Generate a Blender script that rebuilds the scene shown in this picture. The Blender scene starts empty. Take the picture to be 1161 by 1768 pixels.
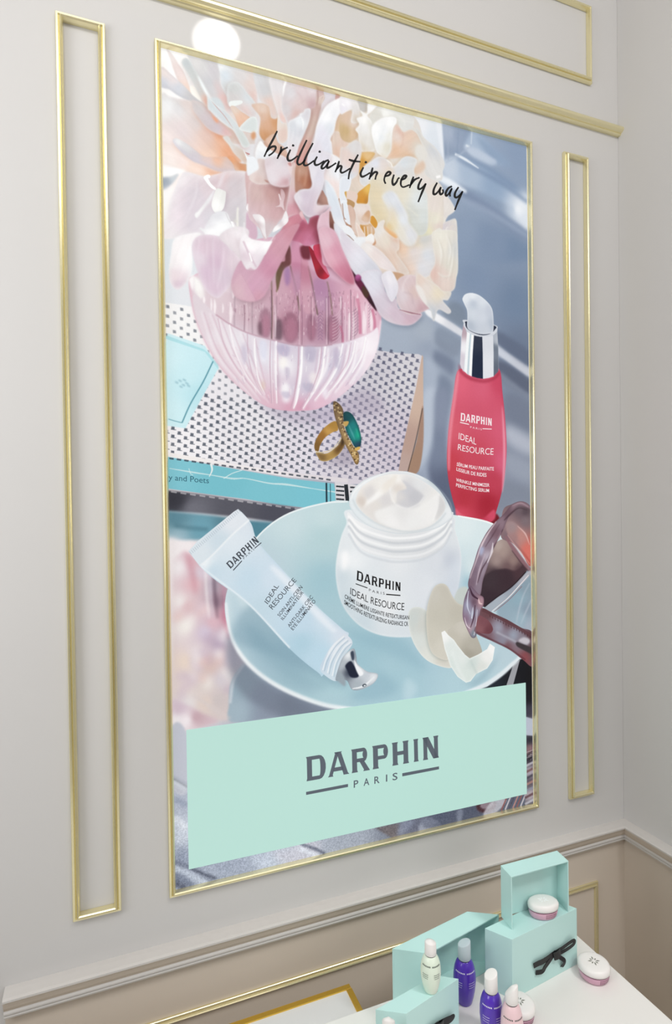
import bpy, bmesh, math
import numpy as np
from mathutils import Vector, Matrix

# ------------------------------------------------------------------ camera, world, lights, exposure
CAM_ANGLES = (21.34216047, -0.65640257, -0.81299037)      # yaw to the right, pitch, roll (degrees)
CAM_F, CAM_CX, CAM_CY = 995.39249266, 584.7067524, 900.55440802
IMG_W, IMG_H = 1161, 1768
D, EYE = 1.30, 1.70                                         # distance to the wall, height of the eye (metres)
scene = bpy.context.scene
COL = scene.collection
def make_camera():
    yaw, pit, rol = [math.radians(v) for v in CAM_ANGLES]
    f = Vector((math.sin(yaw), math.cos(yaw), 0)); r = Vector((math.cos(yaw), -math.sin(yaw), 0)); u = Vector((0, 0, 1))
    f2 = f*math.cos(pit) + u*math.sin(pit); u2 = u*math.cos(pit) - f*math.sin(pit)
    r3 = r*math.cos(rol) + u2*math.sin(rol); u3 = u2*math.cos(rol) - r*math.sin(rol)
    cd = bpy.data.cameras.new('camera'); cam = bpy.data.objects.new('camera', cd); COL.objects.link(cam)
    m = Matrix.Identity(4)
    for i in range(3): m[i][0], m[i][1], m[i][2] = r3[i], u3[i], -f2[i]
    m[0][3], m[1][3], m[2][3] = 0, -D, EYE
    cam.matrix_world = m
    cd.sensor_fit = 'HORIZONTAL'; cd.sensor_width = 36; cd.lens = CAM_F*36/IMG_W
    cd.shift_x = (IMG_W/2-CAM_CX)/IMG_W; cd.shift_y = (CAM_CY-IMG_H/2)/IMG_W
    cd.clip_start = .02
    scene.camera = cam
make_camera()
world = bpy.data.worlds.new('world'); scene.world = world; world.use_nodes = True
world.node_tree.nodes['Background'].inputs[0].default_value = (1.0, .992, .98, 1)
world.node_tree.nodes['Background'].inputs[1].default_value = .18
def area(name, loc, target, sx, sy, power, col=(1, 1, 1)):
    l = bpy.data.lights.new(name, 'AREA'); l.shape = 'RECTANGLE'; l.size = sx; l.size_y = sy; l.energy = power; l.color = col
    o = bpy.data.objects.new(name, l); COL.objects.link(o); o.location = loc
    o.rotation_euler = (Vector(target)-Vector(loc)).to_track_quat('-Z', 'Y').to_euler()
    return o
area('ceiling_wall_washer', (.0, -1.55, 3.42), (.0, 0, 1.95), 2.5, .5, 21, (1, .99, .98))
area('shop_window', (-1.3, -.9, 2.0), (.05, 0, 1.94), .7, .8, 15, (.98, .99, 1))
area('front_fill', (1.15, -3.3, 1.9), (.75, -.3, .8), 1.8, 1.4, 18, (1, .998, .99))  # added fill from the front right, no visible source, brightens the box fronts
sp = bpy.data.lights.new('downlight', 'SPOT'); sp.energy = 34; sp.spot_size = math.radians(5.4); sp.spot_blend = .25; sp.shadow_soft_size = .004
so = bpy.data.objects.new('downlight', sp); COL.objects.link(so); so.location = (.62, -1.0, 3.1)
so.rotation_euler = (Vector((.2335, 0, 2.758))-so.location).to_track_quat('-Z', 'Y').to_euler()
tl = bpy.data.lights.new('box_contrast_spot', 'SPOT'); tl.energy = 48; tl.spot_size = math.radians(44); tl.spot_blend = .9; tl.shadow_soft_size = .16; tl.color = (1, .995, .98)  # added unseen spot from the right, gives the box faces contrast
to_ = bpy.data.objects.new('box_contrast_spot', tl); COL.objects.link(to_); to_.location = (1.22, -1.45, 2.55)
to_.rotation_euler = (Vector((.78, -.36, .76))-to_.location).to_track_quat('-Z', 'Y').to_euler()
vs = scene.view_settings
vs.view_transform = 'Standard'; vs.look = 'None'; vs.gamma = 1; vs.use_curve_mapping = False; vs.exposure = 0
scene.cycles.max_bounces = 8
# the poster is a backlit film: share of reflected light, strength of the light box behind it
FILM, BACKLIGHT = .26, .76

# ---- print painter: a small numpy rasteriser for the printed picture on the poster
CW, CH = 1000, 1890
PX0, PX1, PZ1, PZ0 = 0.0871, 0.8300, 0.7772, -0.6262      # print rectangle on the wall, in wall distances
def _cam_ray(P):
    yaw, pit, rol = [math.radians(v) for v in CAM_ANGLES]
    fx, cx, cy = CAM_F, CAM_CX, CAM_CY
    c, s = math.cos(yaw), math.sin(yaw)
    f = np.array([s, c, 0.]); r = np.array([c, -s, 0.]); u = np.array([0, 0, 1.])
    f2 = f*math.cos(pit) + u*math.sin(pit); u2 = u*math.cos(pit) - f*math.sin(pit)
    r3 = r*math.cos(rol) + u2*math.sin(rol); u3 = u2*math.cos(rol) - r*math.sin(rol)
    P = np.asarray(P, float).reshape(-1, 2)
    return np.outer((P[:, 0]-cx)/fx, r3) + np.outer(-(P[:, 1]-cy)/fx, u3) + f2
def to_wall(P):
    d = _cam_ray(P); d = d/d[:, 1:2]
    return d[:, [0, 2]]
def to_canvas(P):
    w = to_wall(P)
    return np.stack([(w[:, 0]-PX0)/(PX1-PX0)*CW, (PZ1-w[:, 1])/(PZ1-PZ0)*CH], 1)
CROPS = {'A': (270, 80, 6.829), 'B': (430, 120, 6.829), 'C': (270, 240, 6.829), 'D': (430, 270, 6.829), 'E': (590, 150, 6.829), 'F': (590, 310, 6.829),
         'G': (540, 400, 4.465), 'H': (270, 390, 4.003), 'a': (260, 60, 3.4147), 'b': (580, 100, 3.317), 'c': (260, 360, 3.4147), 'd': (560, 400, 3.138),
         'e': (260, 680, 3.4147), 'f': (560, 680, 3.138), 'g': (280, 950, 3.4147), 'h': (560, 980, 3.138), 'p': (0, 0, 1.)}
cur = ['p']
def px(pts):
    ox, oy, s = CROPS[cur[0]]
    a = np.asarray(pts, float).reshape(-1, 2)
    return np.stack([ox + a[:, 0]/s, oy + a[:, 1]/s], 1)
def hexc(h):
    h = h.lstrip('#')
    if len(h) == 3: h = ''.join(c*2 for c in h)
    return np.array([int(h[i:i+2], 16) for i in (0, 2, 4)], np.float32)/255
def spline(p, closed=True, n=6):
    p = np.asarray(p, float)
    if closed: q = np.vstack([p[-1:], p, p[:2]])
    else: q = np.vstack([2*p[:1]-p[1:2], p, 2*p[-1:]-p[-2:-1]])
    out = []
    for i in range(len(q)-3):
        a, b, c, d = q[i:i+4]
        for t in np.arange(n)/n:
            out.append(.5*((2*b) + (-a+c)*t + (2*a-5*b+4*c-d)*t*t + (-a+3*b-3*c+d)*t**3))
    if not closed: out.append(p[-1])
    return np.array(out)
canvas = np.ones((CH, CW, 3), np.float32)
petal = [False]
def raster(poly, pad=2):
    """anti-aliased coverage of a polygon in canvas pixels; returns x0, y0, mask"""
    x0 = int(max(0, math.floor(poly[:, 0].min())-pad)); x1 = int(min(CW, math.ceil(poly[:, 0].max())+pad))
    y0 = int(max(0, math.floor(poly[:, 1].min())-pad)); y1 = int(min(CH, math.ceil(poly[:, 1].max())+pad))
    if x1 <= x0 or y1 <= y0: return None
    w, h = x1-x0, y1-y0
    SS = 2
    acc = np.zeros((h*SS, w+1), np.float32)
    ax, ay = poly[:, 0]-x0, (poly[:, 1]-y0)*SS
    bx, by = np.roll(ax, -1), np.roll(ay, -1)
    for row in range(h*SS):
        yc = row + .5
        k = ((ay <= yc) & (by > yc)) | ((by <= yc) & (ay > yc))
        if not k.any(): continue
        xs = np.sort(ax[k] + (yc-ay[k])/(by[k]-ay[k])*(bx[k]-ax[k]))
        for i in range(0, len(xs)-1, 2):
            a, b = max(0., xs[i]), min(float(w), xs[i+1])
            if b <= a: continue
            ia, ib = int(a), int(b)
            if ia == ib: acc[row, ia] += b-a
            else:
                acc[row, ia] += ia+1-a
                acc[row, ia+1:ib] += 1
                acc[row, ib] += b-ib
    m = acc[:, :w].reshape(h, SS, w).mean(1)
    return x0, y0, np.clip(m, 0, 1)
def blur(m, r):
    r = int(round(r))
    if r < 1: return m
    for _ in range(2):
        for ax in (0, 1):
            p = np.pad(m, [(r+1, r) if a == ax else (0, 0) for a in range(m.ndim)], mode='edge').cumsum(ax)
            n = m.shape[ax]
            m = (np.take(p, range(2*r+1, 2*r+1+n), ax) - np.take(p, range(0, n), ax))/(2*r+1)
    return m.astype(np.float32)
def colour_field(cols, x0, y0, w, h, power=2.6):
    """colour points spread smoothly over a patch"""
    if isinstance(cols, str): return np.broadcast_to(hexc(cols), (h, w, 3))
    pts = to_canvas(px([c[:2] for c in cols])); cs = np.array([hexc(c[2]) for c in cols])
    st = 4 if w*h > 4000 else 1
    yy, xx = np.mgrid[0:h+st:st, 0:w+st:st]
    num = np.zeros(yy.shape+(3,), np.float32); den = np.zeros(yy.shape, np.float32)
    for p, c in zip(pts, cs):
        wt = 1/(((xx+x0-p[0])**2 + (yy+y0-p[1])**2 + 30.)**(power/2))
        num += wt[..., None]*c; den += wt
    f = (num/den[..., None]).astype(np.float32)
    if st == 1: return f[:h, :w]
    if st > 1:
        gy = np.arange(h)/st; gx = np.arange(w)/st
        iy = gy.astype(int); ix = gx.astype(int); fy = (gy-iy)[:, None, None]; fx = (gx-ix)[None, :, None]
        f = (f[iy][:, ix]*(1-fy)*(1-fx) + f[iy+1][:, ix]*fy*(1-fx) + f[iy][:, ix+1]*(1-fy)*fx + f[iy+1][:, ix+1]*fy*fx)
    return f
def S(pts, cols, rim=None, sh=None, f=.6, a=1., sm=True, mul=False, streak=None, dpts=None):
    """fill a (smooth) outline with colour points. rim=(colour,width,strength[,dx,dy]); sh=(colour,blur,strength,dx,dy)"""
    P = to_canvas(px(pts))
    if sm: P = spline(P)
    if petal[0] and f == .6 and np.ptp(P[:, 0])*np.ptp(P[:, 1]) > 2500: f = 1.0
    pad = 4 + int(3*f)
    if sh: pad += int(2.2*sh[1] + abs(sh[3]) + abs(sh[4]))
    r = raster(P, pad)
    if r is None: return
    x0, y0, m = r; h, w = m.shape
    reg = canvas[y0:y0+h, x0:x0+w]
    if sh:
        k = np.roll(np.roll(m, int(sh[3]), 1), int(sh[4]), 0)
        k = (blur(k, sh[1])*sh[2])[..., None]
        reg[:] = reg*(1-k) + reg*hexc(sh[0])*k
    col = np.array(colour_field(cols, x0, y0, w, h))
    if petal[0]: col = (col*.9 + col.mean(2, keepdims=True)*.1)**1.18
    if rim:
        b = blur(m, rim[1])
        if len(rim) > 3: b = np.roll(np.roll(b, int(rim[3]), 1), int(rim[4]), 0)
        k = np.clip((1-b)*1.9, 0, 1)[..., None]*rim[2]
        col = col*(1-k) + hexc(rim[0])*k
    if petal[0] and not isinstance(cols, str) and not streak and w*h > 900:
        q = P - P.mean(0); ev, vec = np.linalg.eigh(q.T @ q)
        streak = (math.degrees(math.atan2(vec[1, 1], vec[0, 1])), 4.5, .011)
        sft = blur(m, max(3, .09*min(w, h)))            # petals turn away a little towards their edges
        col = col*(1 - .05*np.clip(1-sft, 0, 1)[..., None]) - .012 + .024*noise(h, w, 26, int(w*7+h))[..., None]
    if streak:                      # fine fibres along a direction: (angle, scale, strength)
        yy, xx = np.mgrid[0:h, 0:w]
        t = (xx+x0)*math.cos(math.radians(streak[0])) + (yy+y0)*math.sin(math.radians(streak[0]))
        s = (xx+x0)*-math.sin(math.radians(streak[0])) + (yy+y0)*math.cos(math.radians(streak[0]))
        n = np.sin(s/streak[1]*1.7 + np.sin(t/97.)*1.3) + np.sin(s/streak[1]*.61 + 2 + np.sin(t/61.)) + .6*np.sin(s/streak[1]*3.1+1)
        col = col + (n*streak[2]/2.6)[..., None]
    mm = blur(m, f) if f >= 1 else m
    mm = (mm*a)[..., None]
    if mul: reg[:] = reg*(1-mm) + reg*col*mm
    else: reg[:] = reg*(1-mm) + np.clip(col, 0, 1)*mm
def L(pts, width, col, a=1., f=0, sm=True, taper=(1, 1)):
    """a brush stroke; width in crop pixels"""
    ox, oy, s = CROPS[cur[0]]
    p = px(pts)
    if sm and len(p) > 2: p = spline(p, False, 6)
    w = np.asarray(width, float)/s/2
    t = np.linspace(0, 1, len(p))
    ww = (np.interp(t, np.linspace(0, 1, len(w)), w) if w.ndim else np.full(len(p), float(w)))
    ww = ww*np.where(t < .5, taper[0]+(1-taper[0])*np.clip(t*4, 0, 1), taper[1]+(1-taper[1])*np.clip((1-t)*4, 0, 1))
    d = np.gradient(p, axis=0); d /= np.linalg.norm(d, axis=1)[:, None]+1e-9
    nrm = np.stack([-d[:, 1], d[:, 0]], 1)
    poly = np.vstack([p+nrm*ww[:, None], (p-nrm*ww[:, None])[::-1]])
    q = cur[0]; cur[0] = 'p'
    if not isinstance(col, str):
        o = CROPS[q]; col = [(o[0]+c[0]/o[2], o[1]+c[1]/o[2], c[2]) for c in col]
    S(poly, col, f=f, a=a, sm=False)
    cur[0] = q
def EL(cx, cy, rx, ry, ang=0, n=28):
    t = np.arange(n)/n*2*math.pi; c, s = math.cos(math.radians(ang)), math.sin(math.radians(ang))
    return [(cx+rx*math.cos(k)*c-ry*math.sin(k)*s, cy+rx*math.cos(k)*s+ry*math.sin(k)*c) for k in t]
def noise(h, w, cell, seed):
    g = np.random.default_rng(seed).random((h//cell+3, w//cell+3)).astype(np.float32)
    y = np.arange(h)/cell; x = np.arange(w)/cell
    iy, ix = y.astype(int), x.astype(int); fy = (y-iy)[:, None]; fx = (x-ix)[None]
    fy = fy*fy*(3-2*fy); fx = fx*fx*(3-2*fx)
    return g[iy][:, ix]*(1-fy)*(1-fx)+g[iy+1][:, ix]*fy*(1-fx)+g[iy][:, ix+1]*(1-fy)*fx+g[iy+1][:, ix+1]*fy*fx

CROPS.update({'V': (320, 400, 5.526), 'W': (480, 400, 5.526), 'R': (530, 680, 5.529), 'X': (750, 500, 6.829), 'Y': (760, 860, 5.2), 'Z': (290, 1200, 5.048), 'J': (580, 800, 5.277), 'U': (500, 1380, 2.7)})
def paint_background():
    cur[0] = 'p'
    S([(240, 40), (960, 40), (960, 1580), (240, 1580)], [
        (290, 100, '#FFFDFB'), (400, 130, '#E6E4E5'), (600, 200, '#E5E1E0'), (720, 200, '#DDE2E9'), (745, 225, '#EEF1F5'), (800, 240, '#91A1B9'), (900, 270, '#8A9CB6'),
        (290, 300, '#FDF3EF'), (290, 470, '#DFE6EB'), (320, 500, '#E4E6EA'), (830, 330, '#8A9CB5'), (880, 430, '#8494AC'), (820, 480, '#7F91AB'), (890, 520, '#72859F'), (900, 600, '#6D7B92'), (800, 420, '#8798B0'),
        (700, 570, '#A7B2C2'), (690, 600, '#AAB4C4'), (740, 640, '#98A4B6'), (750, 740, '#A5B0C2'), (890, 720, '#7C8699'), (900, 800, '#8B93A5'), (740, 800, '#9FAABD'), (890, 870, '#8C94A4'), (760, 860, '#66708A'),
        (300, 960, '#EFE6E8'), (320, 1020, '#EDE4E4'), (360, 1060, '#D6C3CA'), (310, 1100, '#E9E3DF'), (370, 1130, '#D8CCD6'), (330, 1170, '#E8DDD8'), (310, 1230, '#E9E0E2'), (310, 1290, '#C6C8D3'), (310, 1380, '#B5BCCB'), (315, 1440, '#CCD3DF'), (310, 1480, '#99A2B5'), (400, 1500, '#A6AFC0'), (500, 1470, '#C3CCDA'), (600, 1440, '#A9B0BD'), (700, 1420, '#767C8B'), (800, 1400, '#585E6E'), (900, 1380, '#6F6670'), (440, 1190, '#98A6B6'), (530, 1215, '#7B8798'), (910, 1180, '#15151E'), (905, 1240, '#2A2832')], sm=False)
    # ---- upper right: window reveal and soft bands of light
    cur[0] = 'b'
    S([(430, 330), (570, 370), (600, 600), (520, 560), (470, 440)], [(480, 400, '#EDEFF3'), (550, 450, '#DFE5EC'), (560, 560, '#D8DEE6')], f=3)
    S([(572, 370), (610, 380), (640, 590), (610, 590)], '#E9EDF3', f=3)
    S([(605, 378), (775, 425), (770, 500), (700, 560), (620, 600), (612, 480)], [(640, 430, '#A9B5C8'), (700, 450, '#93A2B9'), (750, 460, '#8D9DB6'), (640, 560, '#8E9DB4')], f=1.5, sm=False)
    S([(775, 425), (820, 440), (930, 560), (960, 620), (900, 600), (800, 540), (735, 515)], [(790, 500, '#A9BACF'), (900, 560, '#9BAEC6'), (850, 560, '#AABBD0')], f=5)
    S([(740, 505), (790, 530), (920, 590), (880, 620), (780, 570)], '#BCC9DA', f=5)
    S([(800, 450), (930, 540), (1000, 620), (900, 600)], '#8FA3BD', f=8)
    S([(680, 555), (700, 550), (900, 640), (1060, 760), (1100, 830), (1100, 870), (900, 750), (760, 640)], '#8196B2', f=8)
    S([(610, 600), (690, 570), (860, 650), (1000, 750), (1095, 830), (1095, 900), (950, 830), (800, 760), (640, 700)], [(640, 640, '#C5D0DE'), (760, 660, '#A9BACF'), (900, 740, '#93A8C2'), (1050, 830, '#B7C4D6')], f=6)
    S([(575, 680), (620, 680), (740, 760), (720, 790), (620, 730)], '#D3DCE7', f=4)
    S([(980, 840), (1090, 780), (1098, 1020), (1040, 960), (980, 900)], [(1040, 870, '#EFF3F8'), (1080, 930, '#DDE4EE'), (1000, 870, '#C3CFDE')], f=14)
    S([(700, 740), (860, 830), (1000, 930), (1098, 1000), (1098, 1060), (950, 960), (820, 870), (720, 800)], '#7F8FA9', f=6)
    S([(720, 800), (860, 860), (1098, 1010), (1098, 1040), (900, 920), (740, 840)], '#9DABC1', f=5, a=.6)
    S([(690, 930), (900, 960), (1098, 1080), (1098, 1161), (690, 1161)], [(720, 960, '#8B9CB4'), (900, 1050, '#7F91AB'), (1050, 1120, '#768AA5')], f=12)
    L([(575, 684), (640, 712), (745, 772)], [26, 34, 14], '#E9EFF6', a=.95, f=3); L([(735, 512), (790, 540), (915, 602)], [20, 44, 20], '#BECADB', a=.9, f=4); L([(690, 580), (800, 640), (960, 730), (1095, 830)], [16, 26, 30, 20], '#7B8FAC', a=.75, f=5)
    L([(680, 554), (740, 586), (815, 636)], [14, 15, 5], '#E2E9F1', f=1); L([(742, 505), (765, 515)], 12, '#D9E1EA', f=1); L([(776, 426), (772, 500)], 7, '#C6D1DF', f=1); L([(775, 505), (700, 562), (625, 605)], 8, '#A9B7CA', a=.8, f=2); L([(640, 400), (640, 590)], 8, '#A3B0C4', a=.7, f=2); L([(700, 410), (690, 560)], 6, '#8494AE', a=.6, f=2)
    cur[0] = 'd'
    S([(540, 420), (600, 440), (740, 530), (760, 580), (640, 510), (560, 460)], [(600, 460, '#F2F2F5'), (690, 520, '#DBDDE4')], f=2.5)
    S([(930, 610), (1000, 660), (1105, 735), (1105, 790), (980, 700), (935, 665)], [(960, 650, '#CBD1DD'), (1060, 730, '#C7CBD6')], f=3)
    S([(700, 380), (760, 420), (760, 520), (640, 450), (670, 400)], '#74808F', f=6, a=.6)
    S([(930, 540), (1010, 580), (1105, 650), (1105, 730), (1000, 660), (930, 600)], '#5F6A80', f=6, a=.8)
    S([(620, 520), (740, 590), (735, 640), (700, 680), (590, 600)], [(660, 570, '#8B97A9'), (640, 620, '#8792A4')], f=6)
    S([(590, 640), (700, 700), (690, 780), (640, 740), (580, 700)], '#6F7A90', f=8, a=.8)
    S([(945, 700), (1105, 800), (1108, 880), (960, 800)], '#5B6377', f=5, a=.9)
    S([(945, 760), (1000, 800), (1100, 880), (1100, 900), (970, 830)], '#7E8799', f=5)
    S([(330, 500), (560, 480), (590, 560), (580, 690), (530, 680), (300, 660)], [(400, 580, '#A6B1C1'), (540, 540, '#A8B2C0'), (560, 640, '#9AA5B7')], f=8)
    S([(540, 690), (600, 720), (620, 800), (600, 1000), (560, 1130), (500, 1130), (530, 960)], [(560, 800, '#A9B4C5'), (590, 900, '#B4BECE'), (540, 1100, '#AEB8C8')], f=8)
    S([(620, 780), (690, 830), (660, 1000), (640, 1130), (600, 1130), (610, 940)], '#7B879C', f=8, a=.9)
    cur[0] = 'f'
    S([(540, 0), (600, 0), (590, 200), (560, 330), (500, 420), (520, 300)], '#B9C3D2', f=7)
    S([(600, 0), (670, 0), (660, 250), (700, 520), (710, 640), (640, 560), (560, 430), (590, 250)], [(640, 100, '#8791A6'), (630, 300, '#7A859B'), (660, 500, '#5D667D')], f=7)
    S([(985, 0), (1112, 60), (1112, 200), (985, 130)], '#767F92', f=10)
    S([(985, 170), (1112, 240), (1112, 330), (985, 260)], '#B4BAC8', f=12)
    S([(985, 320), (1112, 380), (1112, 480), (985, 420)], '#9AA2B2', f=12)
    S([(960, 470), (1112, 520), (1112, 590), (1040, 580), (940, 640), (940, 560)], '#848C9C', f=8)
def paint_book():
    cur[0] = 'p'
    TL, TR, BR, BL = np.array([262, 520.]), np.array([729, 613.]), np.array([688, 836.]), np.array([262, 786.])
    quad = to_canvas([TL, TR, BR, BL])
    S([(260, 519), (330, 530), (600, 600), (700, 611), (722, 612), (730, 616), (728, 640), (714, 710), (690, 836), (600, 836), (460, 816), (370, 801), (262, 786)],
      [(300, 560, '#F5F4F3'), (310, 760, '#F3F0F2'), (430, 740, '#E9E6EA'), (560, 720, '#D5CEDC'), (660, 640, '#CFCBD3'), (700, 650, '#D8D5DA'), (680, 760, '#CFC5D2'), (600, 800, '#D6CFD8'), (520, 790, '#E3DEE6')], sm=False)
    # woven dashes, one by one, in the perspective of the cover
    q = quad
    A = []
    for (u, v), (x, y) in zip([(0, 0), (1, 0), (1, 1), (0, 1)], q):
        A.append([u, v, 1, 0, 0, 0, -u*x, -v*x, x]); A.append([0, 0, 0, u, v, 1, -u*y, -v*y, y])
    A = np.array(A); h = np.linalg.solve(A[:, :8], A[:, 8]); Hm = np.append(h, 1).reshape(3, 3)
    NU, NV = 22, 35
    rng = np.random.default_rng(3)
    for j in range(NV):
        for i in range(-1, NU+1):
            u0 = (i + .5*(j % 2))/NU; v0 = (j+.25)/NV
            if u0 < 0 or u0 > .985: continue
            w_, h_ = .25/NU, .66/NV
            far = v0 < .5 and u0 < .35
            pts = np.array([(0, 0), (w_, .0), (w_*1.0, h_), (w_*1.5, h_), (w_*1.5, h_*1.25), (-.1*w_, h_*1.25), (-.1*w_, h_*.8), (0, h_*.7)])
            if far: pts = np.array([(0, 0), (w_*.9, 0), (w_, h_*.9), (.1*w_, h_)])
            P = np.c_[pts + [u0, v0], np.ones(len(pts))] @ Hm.T
            P = P[:, :2]/P[:, 2:]
            r = raster(P, 2)
            if r is None: continue
            x0, y0, m = r
            k = (.62 if far else .82) - .15*rng.random() - (.12 if u0 > .6 and v0 > .55 else 0)
            c = hexc('#3A4250') if u0 < .6 else hexc('#474A63')
            reg = canvas[y0:y0+m.shape[0], x0:x0+m.shape[1]]; m = (m*k)[..., None]
            reg[:] = reg*(1-m)+c*m
    # woven light outlines near the spine
    cur[0] = 'e'
    S([(60, -60), (100, -355), (320, -280), (400, -150), (316, 0), (205, 205), (105, 190), (60, 180)], [(100, -200, '#D3EFF4'), (200, -100, '#CCECF2'), (120, 100, '#D0EEF3'), (280, 0, '#BDE4EC')], sm=False)
    S([(60, -340), (100, -340), (310, -262), (340, -240), (400, -170), (400, -140), (320, -245), (100, -318)], '#A9DCE3', sm=False, a=.8)
    L([(368, -190), (310, -70), (235, 60), (185, 172)], 7, '#3F7F90', a=.85)
    L([(105, 150), (145, 162), (185, 172)], 5, '#5B96A4', a=.8)
    for k, (x, y) in enumerate([(145, -70), (165, -80), (185, -55), (170, -45), (205, -65), (215, -50), (190, -85)]): L([(x, y), (x+18, y+10)], 9, '#5C90A0', a=.45, f=1)
    # spine
    S([(60, 365), (105, 372), (360, 420), (560, 455), (820, 500), (1080, 530), (1100, 640), (905, 670), (760, 655), (560, 620), (400, 600), (110, 560), (60, 560)],
      [(150, 430, '#7FC3D0'), (400, 520, '#76BECB'), (700, 560, '#7CC2CF'), (1000, 600, '#7BC3D1')], sm=False)
    S([(60, 340), (105, 345), (330, 385), (560, 425), (800, 462), (1161, 500), (1161, 525), (1000, 508), (800, 490), (600, 455), (350, 410), (105, 372), (60, 366)], [(150, 360, '#F1ECEA'), (600, 440, '#EFE9EA'), (1000, 500, '#E0D9DD')], sm=False)
    for i in range(22):
        x = 110+i*44; y = 380 + (x-105)*.134
        L([(x, y), (x+26, y+4)], 10, '#2C3440', a=.75)
    L([(110, 440), (260, 465), (360, 480), (480, 500), (560, 500), (700, 528), (800, 535), (960, 560), (1090, 580)], [4, 9, 5, 10, 5, 8, 12, 4, 8], '#DDEBEA', a=.75)
    L([(355, 410), (362, 450), (345, 490)], [14, 10, 4], '#EEF0EE', a=.9); L([(430, 500), (480, 470), (540, 450)], 5, '#E4EDEC', a=.8); L([(225, 440), (235, 470), (250, 480)], 6, '#DDEBEA', a=.6)
    L([(1035, 525), (1037, 655)], 10, '#1F3440'); L([(1058, 530), (1060, 650)], 4, '#2C4652')
    S([(1085, 520), (1161, 530), (1250, 545), (1250, 640), (1161, 640), (1090, 645)], '#DAD6DA', sm=False)
    for y in (545, 570, 595, 620): L([(1092, y), (1140, y+4)], 9, '#23282F'); L([(1175, y+6), (1235, y+10)], 9, '#23282F')
    L([(1150, 535), (1160, 640)], 22, '#1F242B')
    # shadow under the book, and its mirror image in the polished top
    S([(60, 575), (110, 570), (300, 592), (560, 630), (800, 662), (920, 680), (860, 720), (760, 760), (560, 730), (300, 705), (60, 690)], [(150, 620, '#33333C'), (500, 680, '#55555F'), (750, 720, '#4A4B57'), (250, 680, '#6E6E78')], f=2, sm=False)
    for i in range(14):
        x = 120+i*56; y = 575 + (x-110)*.137
        L([(x, y), (x+34, y+6)], 10, '#C9C6CA', a=.6)
    S([(60, 690), (110, 690), (380, 718), (560, 745), (760, 760), (700, 830), (640, 850), (500, 850), (110, 870), (60, 870)], [(150, 730, '#5C8796'), (300, 790, '#6C9FB0'), (600, 800, '#4E8293'), (150, 850, '#9DBAC6'), (450, 760, '#55808F')], f=3, sm=False)
    L([(140, 775), (230, 790), (340, 800)], 24, '#47717F', a=.5, f=3)
    S([(60, 860), (200, 870), (250, 880), (205, 980), (210, 1161), (60, 1161)], [(150, 950, '#F1EAEB'), (160, 1100, '#EFE6E6')], f=5)
    cur[0] = 'R'
    S([(1096, -370), (1106, -350), (1108, 130), (960, 740), (870, 740), (900, 560), (1034, -40)], [(1060, 100, '#CDB3A2'), (980, 450, '#B99C90'), (900, 700, '#BBA39B')], sm=False)
    S([(1095, 130), (1110, 200), (1105, 500), (1060, 740), (960, 745), (1040, 460)], [(1080, 350, '#A58574'), (1030, 650, '#A3836E')], f=1)
    L([(1100, 140), (1030, 470), (960, 740)], 8, '#4E4038', a=.8)
def paint_ring():
    cur[0] = 'R'
    S([(300, 340), (330, 470), (250, 620), (120, 640), (60, 660), (260, 680), (420, 680), (460, 560)], '#8F8496', f=9, a=.45)
    def band(o, i, cols): S(o+i[::-1], cols, sm=False)
    ob = [(270, 262), (180, 310), (110, 390), (70, 480), (75, 540), (95, 556), (110, 545), (125, 490), (170, 420), (240, 370), (295, 345)]
    S(ob, [(230, 290, '#A9803A'), (150, 400, '#9A6A2E'), (90, 500, '#7C5A2C'), (200, 360, '#C79A52')])
    S([(85, 560), (100, 600), (130, 640), (200, 640), (290, 590), (350, 510), (360, 460), (330, 400), (310, 470), (250, 530), (180, 570)], [(130, 600, '#7E6238'), (220, 590, '#B08D4E'), (310, 520, '#6B4B22'), (340, 440, '#3C2A18')], rim=('#E5CF9A', 3, .5))
    L([(80, 548), (130, 560), (210, 545), (280, 490), (325, 425)], 9, '#D9C9A8')
    S([(250, 80), (290, 85), (340, 150), (345, 270), (370, 370), (440, 500), (490, 570), (490, 660), (460, 670), (420, 590), (370, 500), (320, 390), (285, 290), (255, 180)], [(280, 130, '#7A6244'), (310, 250, '#8C7250'), (360, 430, '#A98B5E'), (450, 600, '#B3905A')], rim=('#4A3720', 4, .6))
    rng = np.random.default_rng(5)
    for k in range(60):
        t = k/60; x = 270+200*t+rng.uniform(-22, 26); y = 100+540*t+rng.uniform(-18, 18)
        S(EL(x, y, 8, 8, 0, 8), '#E0C792' if k % 3 else '#3E2C1A', a=.8)
    S([(345, 190), (380, 170), (430, 200), (480, 290), (510, 390), (515, 470), (490, 520), (455, 510), (420, 450), (370, 350), (350, 260)], [(380, 230, '#0D4B50'), (430, 300, '#1B7F80'), (480, 400, '#14A085'), (490, 490, '#1A3C55'), (420, 400, '#1C8482'), (360, 250, '#123A44')], rim=('#0A2A33', 4, .55))
    L([(395, 300), (430, 380), (455, 440)], [6, 16, 4], '#6FB5B8', a=.6, f=1); L([(465, 330), (490, 410)], 10, '#38C9A0', a=.5, f=1)
    S([(345, 270), (395, 265), (385, 300), (360, 315)], '#C3A05C'); S([(455, 520), (500, 505), (500, 530), (465, 545)], '#D6AF5C')
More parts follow.
